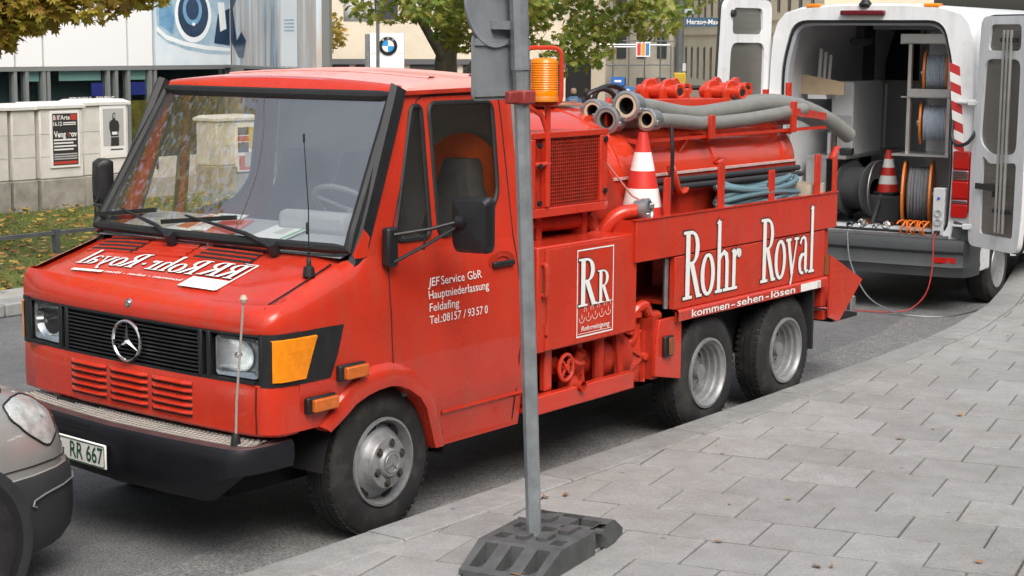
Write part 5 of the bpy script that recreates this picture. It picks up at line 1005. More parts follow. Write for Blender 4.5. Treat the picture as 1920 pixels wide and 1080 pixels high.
# ================================================================ temporary sign on a rubber foot
GALV = mat('galvanised_steel', (.33, .36, .385), .42, metal=.55, var=.22, vscale=9, bump=.05, bscale=30); SGB = mat('sign_back_grey', (.24, .265, .285), .55, metal=.2, var=.18, vscale=6)
sg = thing('temporary_sign', 'galvanised post with round and square signs seen from behind, plugged into rubber foot', 'sign', (.655, -1.925, .24))
b0, b1 = Vector((.655, -1.925, .17)), Vector((.478, -1.925, 3.02)); ax = (b1 - b0).normalized()
MB().tube([b0, b0 + (b1 - b0) * .5, b1], .034, 8).build('post', GALV, sg, smooth=20)
MB().tube([b0 + ax * 2.10, b1], .040, 8).build('post_sleeve', GALV, sg, smooth=20)
ds = MB().lathe([(.19, .004), (.207, .006), (.21, .0), (.207, -.006), (.0, -.004)], (.415, -1.872, 2.565), (0, -1, 0), 48).build('round_sign', SGB, sg)
rs = MB().prism(rrect(.265, .61, 2.14, 2.415, .03, 4), lambda a, b, t: (a, -1.866 + t, b), .004).build('square_sign', SGB, sg)
for z in (2.38, 2.17): MB().bb(.28, .60, -1.875, -1.8675, z - .014, z + .014).build('sign_bracket', SGB, rs)
for z in (2.45, 2.62): MB().box((.45, -1.885, z), (.12, .03, .035)).build('sign_clamp', SGB, ds)
cl_ = MB().box(b0 + ax * 1.985, (.085, .092, .058)).build('red_clamp', mat('clamp_red', (.27, .04, .036), .5, var=.2), sg, bevel=.008); MB().box(b0 + ax * 1.985 + Vector((-.07, .0, .0)), (.06, .03, .05)).build('clamp_lug', mat('clamp_red', (.36, .05, .045), .5), cl_, bevel=.006)
RBB = mat('recycled_rubber', (.075, .078, .08), .75, var=.3, vscale=10, bump=.15, bscale=50)
ft = thing('sign_foot', 'dark grey recycled-rubber foot block holding the sign post', 'sign base', (.745, -1.925, .122), R(9), local=True)
def fz(x): return .03 + (.108 - .03) * min(1, max(0, (x + .44) / .17), max(0, (.47 - x) / .15)) if x > -.44 else .03
def fz(x):
    if x < -.26: return .022 + .086 * (x + .46) / .20
    if x > .30: return .028 + .080 * (.46 - x) / .16
    return .108
hol = []
for y in (-.125, 0, .125): hol.append([(-.43, y - .032), (-.275, y - .032), (-.275, y + .032), (-.43, y + .032)])
for x0, x1, y0, y1 in ((-.20, -.12, .10, .16), (-.20, -.12, -.17, -.11), (-.03, .05, -.035, .035), (.07, .11, -.13, -.03), (.12, .24, -.17, -.05), (.24, .31, .08, .16), (-.02, .06, .12, .16), (.24, .29, -.06, .04)): hol.append([(x0, y0), (x1, y0), (x1, y1), (x0, y1)])
outl = [(-.46, -.19), (-.26, -.20), (.09, -.20), (.10, -.165), (.20, -.165), (.21, -.20), (.30, -.20), (.46, -.17), (.46, .17), (.30, .20), (.21, .20), (.20, .165), (.10, .165), (.09, .20), (-.26, .20), (-.46, .19)]
# cut the top along the fold lines so the slopes stay straight
bmf = bmesh.new(); tmp = holed(outl, hol, lambda a, b: (a, b, 0)); me_ = tmp.mesh('t', 0, False); bmf.from_mesh(me_); bpy.data.meshes.remove(me_)
for xx in (-.26, .30): bmesh.ops.bisect_plane(bmf, geom=bmf.verts[:] + bmf.edges[:] + bmf.faces[:], plane_co=(xx, 0, 0), plane_no=(1, 0, 0))
bmf.verts.index_update(); m = MB(); m.v = [(v.co.x, v.co.y, fz(v.co.x)) for v in bmf.verts]; m.f = [tuple(v.index for v in f.verts) for f in bmf.faces]; bmf.free(); fb = m.build('foot_top', RBB, ft, smooth=0)
m = MB(); m.quad_strip([[(x, y, fz(x)) for x, y in outl], [(x, y, 0) for x, y in outl]], True)
for h in hol: m.quad_strip([[(x, y, fz(x)) for x, y in h], [(x, y, .008) for x, y in h]], True)
m.poly([(x, y, .008) for x, y in outl]); m.build('foot_walls', RBB, ft, smooth=0, recalc=False)
for x, y in ((-.14, .03), (-.12, -.06), (.16, .06), (.02, -.10)): MB().prism(rpoly([(-.055, -.025), (.04, -.03), (.055, .0), (.04, .03), (-.055, .025)], .012, 3), lambda a, b, t, x=x, y=y: (x + a, y + b, .1085 + t), .016).build('foot_stud', RBB, ft)
MB().tube([(.15, -.215, .085), (.15, .215, .085)], .018, 10).build('foot_handle', RBB, ft)
tag(litter(1, (.33, .34), (-2.07, -2.06), lambda x, y: .150, .035, .036, .006).build('brown_leaf', leaf_mat('curled_leaf', (.42, .2, .06), [(.42, .2, .06)], .1), smooth=0, recalc=False), 'curled brown leaf caught in the rubber sign foot', 'leaf')
# ================================================================ grey car at the left edge
CARP = mat('grey_car_paint', (.40, .40, .39), .30, metal=.45, var=.05, coat=.6)
PC = thing('grey_car', 'grey-brown metallic car with black bumper, cut by the left edge', 'car', (-2.2, .45, 0))
CH_ = [(0, 0), (.0, .3), (.03, .45), (.08, .56), (.16, .655), (.26, .715), (.42, .77), (.7, .815), (1.2, .845), (2.2, .85), (3.3, .84), (3.7, .79), (3.95, .66), (4.02, .4), (4.03, 0)]
def cpl(z, ins, back=0):
    q = []
    for x, y in CH_:
        k = 1 - ins / .85; q.append((x + (ins * 1.35 + back) * max(0, 1 - x / 1.3) - ins * .6 * max(0, (x - 3) / 1.0), y * k))
    return [(-.32 - x, .45 - y, z) for x, y in q] + [(-.32 - x, .45 + y, z) for x, y in q[::-1][1:-1]]
def arch_cut(m, xc, r, zc=.30):
    keep = []
    for f in m.f:
        c = [sum(m.v[i][k] for i in f) / len(f) for k in range(3)]
        if (c[0] - xc) ** 2 + (c[2] - zc) ** 2 < r * r and (c[1] < -.2 or c[1] > 1.1): continue
        keep.append(f)
    m.f = keep
lo = MB().quad_strip([cpl(.16, .10), cpl(.18, .04), cpl(.24, .01), cpl(.32, .0), cpl(.42, .0), cpl(.50, .008), cpl(.525, .02)], True)
bumpr = lo.build('lower_body', mat('car_bumper_black', (.028, .031, .034), .55, var=.15, vscale=10), PC)
MB().quad_strip([cpl(.525, .02), cpl(.53, .026), cpl(.58, .03), cpl(.66, .045), cpl(.74, .065, .015), cpl(.80, .09, .05), cpl(.85, .13, .10), cpl(.90, .20, .22), cpl(.935, .28, .45), cpl(.955, .33, .75)], True).build('body', CARP, PC)
MB().poly(cpl(.956, .33, .75)).build('body_top', CARP, PC)
gh = [cpl(.95, .10, 1.1), cpl(1.12, .16, 1.25), cpl(1.32, .24, 1.5), cpl(1.42, .34, 1.65), cpl(1.45, .5, 1.8)]
MB().quad_strip(gh[:3], True).build('windows', mat('car_glass_dark', (.02, .022, .025), .06), PC); rf_ = MB().quad_strip(gh[2:], True); rf_.poly(gh[-1]); rf_.build('roof', CARP, PC)
def csurf(i, t, o_=0):        # point on the near front corner: i = index along the outline, t = height
    a, b = cpl(t, lerp_tab([(.525, .02), (.58, .03), (.66, .045), (.74, .065), (.80, .09), (.85, .13), (.90, .20)], t), lerp_tab([(.66, 0), (.74, .015), (.80, .05), (.85, .10), (.90, .22)], t))[int(i):int(i) + 2]; k = i - int(i)
    p = Vector(a) * (1 - k) + Vector(b) * k; n_ = Vector((b[1] - a[1], -(b[0] - a[0]), 0)).normalized(); n_ = n_ if n_.dot(Vector((.7, -.7, 0))) > 0 else -n_; return p + n_ * o_ + Vector((0, 0, o_ * .4))
lp = [(3.2, .835), (2.8, .80), (3.0, .75), (3.5, .70), (4.3, .65), (5.1, .62), (5.55, .67), (5.95, .73), (6.05, .79), (5.6, .83), (4.5, .845)]
lp = [(a / 10, b) for a, b in lp]; lp = [(a * 10, b) for a, b in rpoly(lp, .03, 3)]; cen = (4.6, .745)
hlm = MB().quad_strip([[csurf(cen[0] + (a - cen[0]) * k, cen[1] + (b - cen[1]) * k, o_) for a, b in lp] for k, o_ in ((1, .001), (.97, .008), (.7, .016), (.35, .02), (.05, .021))], True)
hd2 = hlm.build('headlight', glass('car_lamp_glass', (.93, .95, .95)), PC)
MB().quad_strip([[csurf(cen[0] + (a - cen[0]) * k, cen[1] + (b - cen[1]) * k, .002 + .003 * (1 - k)) for a, b in lp] for k in (1, .8, .55, .3, .05)], True).build('lamp_reflector', mat('lamp_reflector', (.66, .67, .66), .38, metal=.25, var=.35, vscale=14), hd2)
MB().tube([csurf(a, b, .003) for a, b in lp], .005, 6, closed=True).build('lamp_gasket', RUB, hd2)
MB().tube([csurf(i, .548 + .01 * i * .3, .001) for i in (0, 1, 2, 3, 4, 5, 6, 7)], .003, 5).build('panel_gap', RUB, PC)
MB().tube([csurf(i, .862, .001) for i in (0, 1, 2, 3, 4, 5, 6, 7)], .003, 5).build('bonnet_gap', RUB, PC)
inl = [(cpl(z, 0)[i], cpl(z, 0)[i + 1]) for i in (4,) for z in (.4,)]
MB().tube([(-.32 - x - .004, .45 - y - .006, z) for x, y, z in ((.10, .58, .455), (.16, .655, .452), (.26, .715, .448), (.40, .765, .44), (.47, .782, .425), (.48, .785, .405), (.46, .78, .395))], .0045, 6).build('bumper_strip', mat('strip_grey', (.18, .19, .2), .4), bumpr)
for xw in (-1.22, -3.65):
    for s, yy in ((-1, -.40), (1, 1.30)):
        w_ = MB().lathe([(.17, -.02), (.22, .0), (.27, -.01), (.30, -.05), (.302, -.10), (.29, -.18), (.2, -.2)], (xw, yy + s * .018, .302), (0, s, 0), 32).build('wheel', TYRE, PC); MB().lathe([(.175, -.022), (.16, -.03), (.06, -.02), (0, -.02)], (xw, yy + s * .018, .302), (0, s, 0), 20).build('rim', SILV, w_)
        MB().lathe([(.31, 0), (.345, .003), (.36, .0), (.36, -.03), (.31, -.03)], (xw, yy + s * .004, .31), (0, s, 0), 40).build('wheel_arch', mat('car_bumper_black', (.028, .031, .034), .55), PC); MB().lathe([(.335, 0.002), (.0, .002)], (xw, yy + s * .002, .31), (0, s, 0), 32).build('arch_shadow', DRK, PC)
# ================================================================ across the street
STN = mat('cabinet_concrete', (.52, .50, .46), .85, col2=(.66, .64, .60), vscale=3, bump=.1, bscale=60)
STB = mat('cabinet_base', (.20, .19, .165), .9, col2=(.36, .34, .30), vscale=4, bump=.2, bscale=50)
PBLK = mat('poster_black', (.03, .03, .032), .5); PRED = mat('poster_red', (.45, .05, .035), .5); PWHT = mat('poster_white', (.75, .74, .72), .5); PGRY = mat('poster_grey', (.42, .42, .42), .5)
def cabinet(label, x0, x1, y0, y1, poster=None, zt_=1.40, z0=.10):
    t = thing('utility_cabinet', label, 'cabinet', ((x0 + x1) / 2, y0, z0), group='utility cabinets on the grass')
    MB().bb(x0, x1, y0, y1, z0, z0 + .42).build('plinth', STB, t, bevel=.015); MB().bb(x0 + .005, x1 - .005, y0 + .02, y1 - .02, z0 + .422, z0 + zt_ - .06).build('housing', STN, t, bevel=.02)
    MB().quad_strip([[(x, y, z) for x, y in ((x0 - .02, y0 - .01), (x1 + .02, y0 - .01), (x1 + .02, y1 + .02), (x0 - .02, y1 + .02))] for z in (z0 + zt_ - .058, z0 + zt_ - .02)] + [[(x, y, z0 + zt_ + .02) for x, y in ((x0 + .05, y0 + .08), (x1 - .05, y0 + .08), (x1 - .05, y1 - .05), (x0 + .05, y1 - .05))]], True, True).build('lid', mat('cabinet_lid', (.62, .61, .58), .8, var=.08), t)
    for z in (.72, 1.02): MB().bb(x0 + .01, x1 - .01, y0 + .016, y0 + .0195, z0 + z, z0 + z + .004).build('housing_joint', mat('joint_pale', (.36, .345, .31), .9), t)
    return t
def poster(t, x0, x1, z0, z1, y, kind):
    f = MB().bb(x0 - .035, x1 + .035, y - .02, y - .0005, z0 - .035, z1 + .035).build('poster_frame', PWHT, t, bevel=.006); H = z1 - z0; W = x1 - x0; yf = y - .021
    def r_(nm, m_, a, b, c, d, k=0): return MB().bb(x0 + a * W, x0 + b * W, yf - .0012 * (k + 1), yf - .0012 * k, z0 + c * H, z0 + d * H).build(nm, m_, f)
    def tx(body, m_, a, c, h, fit, **k): put_text('poster_text', m_, body, lambda u, v: (x0 + a * W + u, yf - .0032, z0 + c * H + v), f, h * H, fit=fit * W, **k)
    if kind == 'concert':
        r_('poster_sheet', PBLK, 0, 1, 0, 1); r_('poster_patch', PRED, .72, .97, .87, .98, 1); r_('poster_patch', PRED, .03, .97, .02, .075, 1)
        tx('B ll’Arte', PWHT, .03, .88, .085, .66, bold=.02); tx('l', PRED, .15, .88, .085, .05, bold=.03); tx('16.12', PWHT, .03, .765, .075, .34, bold=.02)
        tx('Veng  rov', PWHT, .04, .545, .11, .92, bold=.03); tx('e', PRED, .58, .545, .11, .10, bold=.03)
        for k in range(4): r_('poster_line', PWHT, .04, .93 - .12 * (k % 2), .475 - .062 * k, .505 - .062 * k, 1)
        for k in range(2): r_('poster_line', PWHT, .42, .93, .775 + .035 * k, .795 + .035 * k, 1)
        for k in range(3): r_('poster_line', PGRY, .04, .96, .20 - .045 * k, .225 - .045 * k, 1)
    elif kind == 'portrait':
        r_('poster_sheet', PWHT, 0, 1, 0, 1); r_('poster_photo', PGRY, .03, .97, .2, .99, 1)
        # a standing figure in a dark shirt with folded arms
        sil = [(.36, .2), (.38, .38), (.34, .50), (.30, .58), (.31, .70), (.40, .745), (.46, .76), (.455, .80), (.46, .86), (.50, .90), (.56, .905), (.61, .87), (.61, .81), (.58, .77), (.60, .745), (.72, .72), (.77, .62), (.75, .52), (.70, .46), (.74, .38), (.74, .2)]
        MB().prism([(x0 + a * W, z0 + b * H) for a, b in sil], lambda a, b, t_: (a, yf - .004 + t_, b), .0012).build('poster_figure', PBLK, f, smooth=0)
        r_('poster_face', mat('poster_skin', (.33, .32, .31), .5), .49, .60, .79, .875, 4); r_('poster_belt', PGRY, .37, .73, .385, .40, 4)
        tx('Pilsk', PWHT, .42, .43, .06, .26, bold=.02) if 0 else r_('poster_mark', PWHT, .42, .66, .44, .50, 4)
        r_('poster_line', PBLK, .35, .93, .11, .14, 1)
    else:
        r_('poster_sheet', PWHT, 0, 1, 0, 1); r_('poster_patch', PBLK, .04, .96, .80, .97, 1); r_('poster_patch', PRED, .04, .96, .66, .78, 1); r_('poster_patch', mat('poster_yellow', (.6, .42, .04), .5), .60, .96, .5, .97, 2); r_('poster_patch', PBLK, .04, .6, .42, .64, 1); r_('poster_patch', PRED, .1, .7, .03, .35, 1); r_('poster_patch', PGRY, .4, .95, .1, .42, 2)
cabinet('weathered utility cabinet at the far left without a poster', 8.2, 9.10, 12.46, 12.95)
cabinet('narrow stained utility cabinet between its poster-bearing neighbour and the left one', 9.13, 9.52, 12.44, 12.95)
c1 = cabinet('pale utility cabinet with the black concert poster', 9.55, 10.28, 12.40, 12.98, None, 1.41); poster(c1, 9.745, 10.165, .70, 1.385, 12.40 + .02, 'concert')
c2 = cabinet('pale utility cabinet with the grey portrait poster', 10.33, 11.15, 12.48, 13.0, None, 1.43); poster(c2, 10.66, 11.05, .78, 1.43, 12.48 + .02, 'portrait')
c3 = cabinet('white utility cabinet with the red and yellow poster, seen through the cab', 12.82, 13.70, 12.48, 12.95, None, 1.14); poster(c3, 13.22, 13.62, .42, 1.10, 12.50, 'mixed')
# low rail fence on the grass
fn = thing('rail_fence', 'low grey metal rail fence on the grass verge', 'fence', (5, 8.5, .1)); FM = mat('fence_grey', (.12, .13, .14), .5, metal=.4, var=.2)
for k in range(8): MB().bb(-2.43 + 3 * k - .03, -2.43 + 3 * k + .03, 8.47, 8.53, .08, .385).build('post', FM, fn)
for k in range(7): MB().bb(-2.40 + 3 * k, .54 + 3 * k, 8.48, 8.52, .325, .365).build('rail', FM, fn)
# ---------------------------------------------------------------- showroom building
SB = thing('showroom_building', 'white-panelled car showroom with a giant headlamp banner over its windows', 'building', (14, 16, 0))
PNL = mat('facade_white', (.80, .81, .82), .35); MUL = mat('mullion_grey', (.24, .25, .25), .45, metal=.3); GLS = mat('showroom_glass', (.035, .045, .05), .06, var=.4, vscale=.6)
xs_ = [4.0, 6.2, 8.4, 10.6, 12.0, 12.54, 14.26, 14.82]
for a, b in zip(xs_, xs_[1:]): MB().bb(a + .02, b - .02, 16.0, 16.08, 1.93, 6.0).build('facade_panel', PNL, SB)
BLU = mat('banner_pale', (.52, .64, .74), .4, col2=(.72, .78, .82), vscale=1.2)
ban = MB().bb(14.86, 16.60, 15.99, 16.08, 1.93, 6.0).build('banner', BLU, SB)
def bnr(nm, m_, pts, k): return MB().prism(pts, lambda a, b, t: (a, 15.989 - .002 * k + t, b), .0015).build(nm, m_, ban, smooth=0)
def ell(cx, cz, rx, rz, n=28, a0=0, a1=360): return [(cx + rx * math.cos(R(a0 + (a1 - a0) * i / n)), cz + rz * math.sin(R(a0 + (a1 - a0) * i / n))) for i in range(n if a1 - a0 == 360 else n + 1)]
NV = mat('banner_navy', (.025, .05, .10), .3, var=.3, vscale=4); NB = mat('banner_blue', (.10, .24, .42), .3, col2=(.2, .4, .58), vscale=3); LB = mat('banner_light', (.78, .83, .86), .3); GB = mat('banner_steel', (.22, .36, .48), .3, col2=(.45, .58, .68), vscale=3)
bnr('banner_print', GB, [(14.88, 2.98), (14.9, 2.45), (15.15, 2.30), (15.6, 2.18), (16.1, 2.12), (16.58, 2.11), (16.58, 3.3), (14.88, 3.3)], 1)
bnr('banner_print', LB, [(14.89, 2.50), (15.1, 2.36), (15.5, 2.26), (16.0, 2.19), (16.58, 2.16), (16.58, 2.22), (16.0, 2.26), (15.5, 2.33), (15.1, 2.44), (14.9, 2.58)], 2)
bnr('banner_print', LB, ell(15.72, 2.78, .42, .47), 3); bnr('banner_print', NV, ell(15.72, 2.80, .35, .40), 4); bnr('banner_print', NB, ell(15.70, 2.86, .22, .26), 5); bnr('banner_print', NV, ell(15.70, 2.87, .15, .18), 6); bnr('banner_print', LB, ell(15.72, 2.62, .035, .03, 12), 7)
bnr('banner_print', NB, [(14.95, 2.6), (15.25, 2.45), (15.3, 2.7), (15.2, 3.2), (14.95, 3.2)], 2); bnr('banner_print', NV, [(16.2, 2.30), (16.58, 2.26), (16.58, 2.9), (16.3, 2.8)], 2); bnr('banner_print', LB, [(16.35, 2.5), (16.5, 2.55), (16.45, 3.0), (16.3, 3.0)], 3)
# window band under the panels
MB().bb(4, 16.6, 16.3, 16.36, .2, 1.93).build('back_wall', mat('showroom_dark', (.045, .05, .055), .8, var=.5, vscale=.5), SB)
mx_ = [4.0, 6.2, 8.4, 10.6, 12.0, 12.22, 12.55, 12.64, 13.85, 14.02, 14.28, 14.75, 14.86, 16.55]
for a, b in zip(mx_, mx_[1:]): MB().bb(a + .03, b - .03, 16.06, 16.07, .4, 1.86).build('window_pane', glass('showroom_pane', (.75, .85, .84)), SB)
for a in mx_: MB().bb(a - .03, a + .03, 16.0, 16.12, .2, 1.928).build('mullion', MUL, SB)
MB().bb(4, 16.6, 15.99, 16.12, 1.86, 1.926).build('transom', MUL, SB); MB().bb(4, 16.6, 16.0, 16.2, .0, .4).build('plinth', STN, SB)
WPL = mat('showroom_blind', (.50, .58, .56), .6)
for a, b in ((12.9, 13.75), (12.25, 12.5), (14.3, 14.7)): MB().bb(a, b, 16.075, 16.085, 1.70, 1.86).build('blind', WPL, SB)
for a, b in ((13.55, 13.8), (14.36, 14.7), (15.0, 15.5)): MB().bb(a, b, 16.075, 16.085, 1.45, 1.66).build('blue_display', mat('blue_display', (.07, .06, .35), .5), SB)
MB().bb(14.36, 14.72, 16.075, 16.085, .7, 1.36).build('ochre_display', mat('ochre_display', (.30, .17, .03), .6, var=.4, vscale=8), SB)
put_text('window_lettering', PWHT, 'DER PARK 5er TOURING', lambda a, b: (13.03 + a, 15.995, 1.365 + b), SB, .075, fit=.92, bold=.02)
# wing with the second banner
wa, wb = Vector((16.62, 16.0, 0)), Vector((14.5, 12.05, 0)); wd_ = (wb - wa).normalized(); wn = Vector((-wd_.y, wd_.x, 0)); L_ = (wb - wa).length
if wn.dot(Vector((-.8, -.6, 0))) < 0: wn = -wn
def wg(s_, z, o_=0): return tuple(wa + wd_ * (s_ * L_) + wn * o_ + Vector((0, 0, z)))
BST = bpy.data.materials.new('banner_streaks'); BST.use_nodes = True; n, l = BST.node_tree.nodes, BST.node_tree.links
tc = n.new('ShaderNodeTexCoord'); mp = n.new('ShaderNodeMapping'); mp.inputs['Scale'].default_value = (2.6, 2.6, .25); nz = n.new('ShaderNodeTexNoise'); nz.inputs['Scale'].default_value = 1.6; nz.inputs['Detail'].default_value = 5; rp = n.new('ShaderNodeValToRGB')
for p_, c_ in ((.3, (.10, .16, .24)), (.42, (.36, .45, .52)), (.5, (.50, .42, .36)), (.6, (.55, .64, .70)), (.72, (.74, .78, .80))):
    e = rp.color_ramp.elements.new(p_); e.color = (*c_, 1)
l.new(tc.outputs['Object'], mp.inputs[0]); l.new(mp.outputs[0], nz.inputs[0]); l.new(nz.outputs['Fac'], rp.inputs[0]); l.new(rp.outputs[0], n['Principled BSDF'].inputs[0]); n['Principled BSDF'].inputs['Roughness'].default_value = .4
wing = MB().prism([(0.01, 1.93), (1, 1.93), (1, 6), (0.01, 6)], lambda a, b, t: wg(a, b, -t), .25).build('banner_wing', BST, SB)
def wq(nm, m_, s0, s1, z0, z1, k): return MB().prism([(s0, z0), (s1, z0), (s1, z1), (s0, z1)], lambda a, b, t: wg(a, b, .002 * k + t), .0015).build(nm, m_, wing, smooth=0)
wq('banner_column', LB, .62, .80, 1.95, 5, 1)
for k in range(4): wq('banner_text_line', GB, .66, .77, 2.50 + .055 * k, 2.525 + .055 * k, 2)
MB().prism([(.0, 2.35), (.10, 2.06), (.16, 2.05), (.20, 2.35), (.14, 2.5), (.08, 2.35), (.03, 2.9), (.1, 3.1), (.0, 3.2)], lambda a, b, t: wg(a, b, .002 + t), .0015).build('banner_print', NV, wing, smooth=0)
MB().bar(wg(0, 1.91), wg(1, 1.91), .28, .05).build('wing_edge', MUL, wing); MB().bar(wg(1.0, 1.93, -.12), wg(1.0, 6, -.12), .28, .06).build('wing_edge', MUL, wing)
MB().prism([(0.02, .1), (.98, .1), (.98, 1.88), (.02, 1.88)], lambda a, b, t: wg(a, b, -.2 - t), .05).build('wing_glass', GLS, SB); MB().bar(wg(.5, .1, -.15), wg(.5, 1.9, -.15), .08).build('mullion', MUL, SB)
MB().bb(4, 19, 16.4, 24, 0, 5.9).build('building_core', mat('core_grey', (.35, .35, .35), .8), SB)
# ---------------------------------------------------------------- brand pylon, flag
def face_cam(o_, x, y, z): o_.location = (x, y, z); return o_
PY = thing('brand_pylon', 'white pylon sign with a round blue and white car-maker emblem', 'sign', (29.2, 23.1, -.5), R(-54), local=True)
MB().bb(-.43, .43, -.12, .12, 0, 2.52).build('lower_panel', PNL, PY); MB().bb(-.43, .43, -.12, .12, 2.54, 3.05).build('upper_panel', PNL, PY); MB().bb(-.56, -.45, -.10, .10, 0, 3.02).build('side_post', STEEL, PY)
em = MB().lathe([(.0, .0), (.235, .0), (.235, .02), (.0, .02)], (.03, -.125, 2.72), (0, -1, 0), 36).build('emblem', mat('emblem_black', (.015, .016, .02), .3), PY)
for k in range(4): MB().prism([(0, 0)] + [(.150 * math.cos(R(90 * k + a)), .150 * math.sin(R(90 * k + a))) for a in range(0, 91, 15)], lambda a, b, t: (.03 + a, -.148 - t, 2.72 + b), .003).build('emblem_quarter', PWHT if k in (0, 2) else mat('emblem_blue', (.03, .28, .62), .3), em, smooth=0)
MB().tube([(.03 + .158 * math.cos(2 * math.pi * k / 28), -.147, 2.72 + .158 * math.sin(2 * math.pi * k / 28)) for k in range(28)], .008, 6, closed=True).build('emblem_ring', CHROME, em)
for ch, a in (('B', 128), ('M', 90), ('W', 52)):
    ca, sa = math.cos(R(a)), math.sin(R(a)); rot = R(a - 90)
    put_text('emblem_letter', PWHT, ch, lambda u, v, ca=ca, sa=sa, rot=rot: (.03 + ca * .176 + (u - .025) * math.cos(rot) - v * math.sin(rot), -.1485, 2.72 + sa * .176 + (u - .025) * math.sin(rot) + v * math.cos(rot)), em, .045, fit=.05)
fl_ = thing('white_banner_flag', 'plain white banner hanging from a pole left of the pylon', 'flag', (25.1, 20.4, -.3))
MB().quad_strip([[(24.86 + (25.28 - 24.86) * k / 5 + .02 * math.sin(z * 3), 20.72 - .56 * k / 5 + .03 * math.sin(k * 1.3 + z), z) for k in range(6)] for z in (2.78, 3.2, 3.7, 4.3, 4.9)]).build('cloth', PWHT, fl_, solid=.006); MB().tube([(25.33, 20.10, -.3), (25.33, 20.10, 5.2)], .04, 8).build('pole', STEEL, fl_)
# ---------------------------------------------------------------- far street
BEI = mat('beige_plaster', (.62, .55, .44), .85, var=.08, vscale=1); CRM = mat('cream_plaster', (.74, .66, .50), .85, var=.06, vscale=.6); WIND = mat('far_window', (.06, .065, .07), .15); FRAM = mat('far_window_frame', (.38, .34, .27), .7)
def wallbox(t, name, a, b, z0, z1, m_, thick=.4):
    a, b = Vector(a), Vector(b); d = (b - a); L = d.length; d = d.normalized(); n_ = Vector((d.y, -d.x)); 
    if n_.dot(Vector((-.8, -.6))) < 0: n_ = -n_
    def q(s, z, o_=0): p = a + d * s + n_ * o_; return (p.x, p.y, z)
    MB().prism([(0, z0), (L, z0), (L, z1), (0, z1)], lambda s, z, t_: q(s, z, -t_), thick).build(name, m_, t); return q, L
bb_ = thing('beige_building', 'low beige building with a dark shopfront band behind the trees', 'building', (36, 26, -.6))
q, L = wallbox(bb_, 'wall', (28, 36), (45, 19.5), -1.2, 6.5, BEI) if 0 else wallbox(bb_, 'wall', (30, 32), (41.0, 25.7), -1.2, 9, BEI, 3)
for k in range(7): MB().prism([(.4 + 1.75 * k, -.6), (1.95 + 1.75 * k, -.6), (1.95 + 1.75 * k, 1.62), (.4 + 1.75 * k, 1.62)], lambda s, z, t_: q(s, z, .01 + t_), .03).build('shop_window', WIND, bb_)
for k in range(5): MB().prism([(.8 + 2.5 * k, 3.0), (2.0 + 2.5 * k, 3.0), (2.0 + 2.5 * k, 4.8), (.8 + 2.5 * k, 4.8)], lambda s, z, t_: q(s, z, .01 + t_), .03).build('window', WIND, bb_)
MB().prism([(0, 1.64), (L, 1.64), (L, 1.80), (0, 1.80)], lambda s, z, t_: q(s, z, .01 + t_), .12).build('fascia', mat('fascia_dark', (.10, .10, .11), .6), bb_)
ps = thing('dark_passage', 'dark arcade opening behind the two walkers', 'building', (50, 31, -1.2)); wallbox(ps, 'wall', (46.5, 33.0), (50.7, 30.55), -1.6, 10, BEI, 1)
qq, LL = wallbox(ps, 'opening', (47.0, 32.62), (50.1, 30.80), -1.5, 1.75, mat('arcade_dark', (.018, .019, .02), .9), .2)
sc_ = thing('scaffolded_building', 'far building behind scaffolding at the end of the street', 'building', (66, 39, -1.7)); q3, L3 = wallbox(sc_, 'wall', (60, 40.5), (72, 34.5), -2.5, 14, mat('far_beige', (.46, .42, .34), .85, var=.2, vscale=.8), 2)
MB().prism([(1.5, -1), (2.6, -1), (2.6, 13), (1.5, 13)], lambda s, z, t_: q3(s, z, .05 + t_), .1).build('ochre_bay', mat('ochre_wall', (.50, .34, .12), .8), sc_)
for i in range(12): MB().tube([q3(2.8 + .85 * i, -2, .8), q3(2.8 + .85 * i, 13, .8)], .035, 6).build('scaffold_pole', STEEL, sc_)
for i in range(8): MB().tube([q3(2.6, -.9 + 1.1 * i, .8), q3(13, -.9 + 1.1 * i, .8)], .03, 6).build('scaffold_ledger', STEEL, sc_)
for r_ in range(6):
    for i in range(9): MB().prism([(3.2 + 1.1 * i, -.5 + 2.1 * r_), (3.7 + 1.1 * i, -.5 + 2.1 * r_), (3.7 + 1.1 * i, .7 + 2.1 * r_), (3.2 + 1.1 * i, .7 + 2.1 * r_)], lambda s, z, t_: q3(s, z, .02 + t_), .03).build('window', WIND, sc_)
cb = thing('cream_building', 'long cream office building with tall narrow windows along the side street', 'building', (50, 26, -1.2))
q4, L4 = wallbox(cb, 'wall', (60.5, 33.5), (38.5, 15.5), -2.5, 14, CRM, 3)
for z in (2.62, 3.02): MB().prism([(0, z), (L4, z), (L4, z + .05), (0, z + .05)], lambda s, z_, t_: q4(s, z_, .002 + t_), .08).build('cornice', mat('cornice_stone', (.5, .44, .33), .8), cb)
for r_, (z0, z1) in enumerate(((.98, 2.15), (3.32, 4.5), (5.6, 6.8))):
    for i in range(18):
        s0 = .5 + 1.55 * i
        w_ = MB().prism([(s0, z0), (s0 + .30, z0), (s0 + .30, z1), (s0, z1)], lambda s, z, t_: q4(s, z, .004 + t_), .03).build('window', WIND, cb)
        MB().prism([(s0 - .07, z0 - .06), (s0 + .37, z0 - .06), (s0 + .37, z1 + .06), (s0 - .07, z1 + .06)], lambda s, z, t_: q4(s, z, .0005 + t_), .003).build('window_frame', FRAM, w_)
rb = thing('street_corner_building', 'dull brown building beyond the van at the right edge', 'building', (30, -1, 0)); q5, L5 = wallbox(rb, 'wall', (22, -4.5), (44, 7.0), -1.5, 9, mat('brown_plaster', (.17, .15, .13), .85, var=.15, vscale=.8), 2)
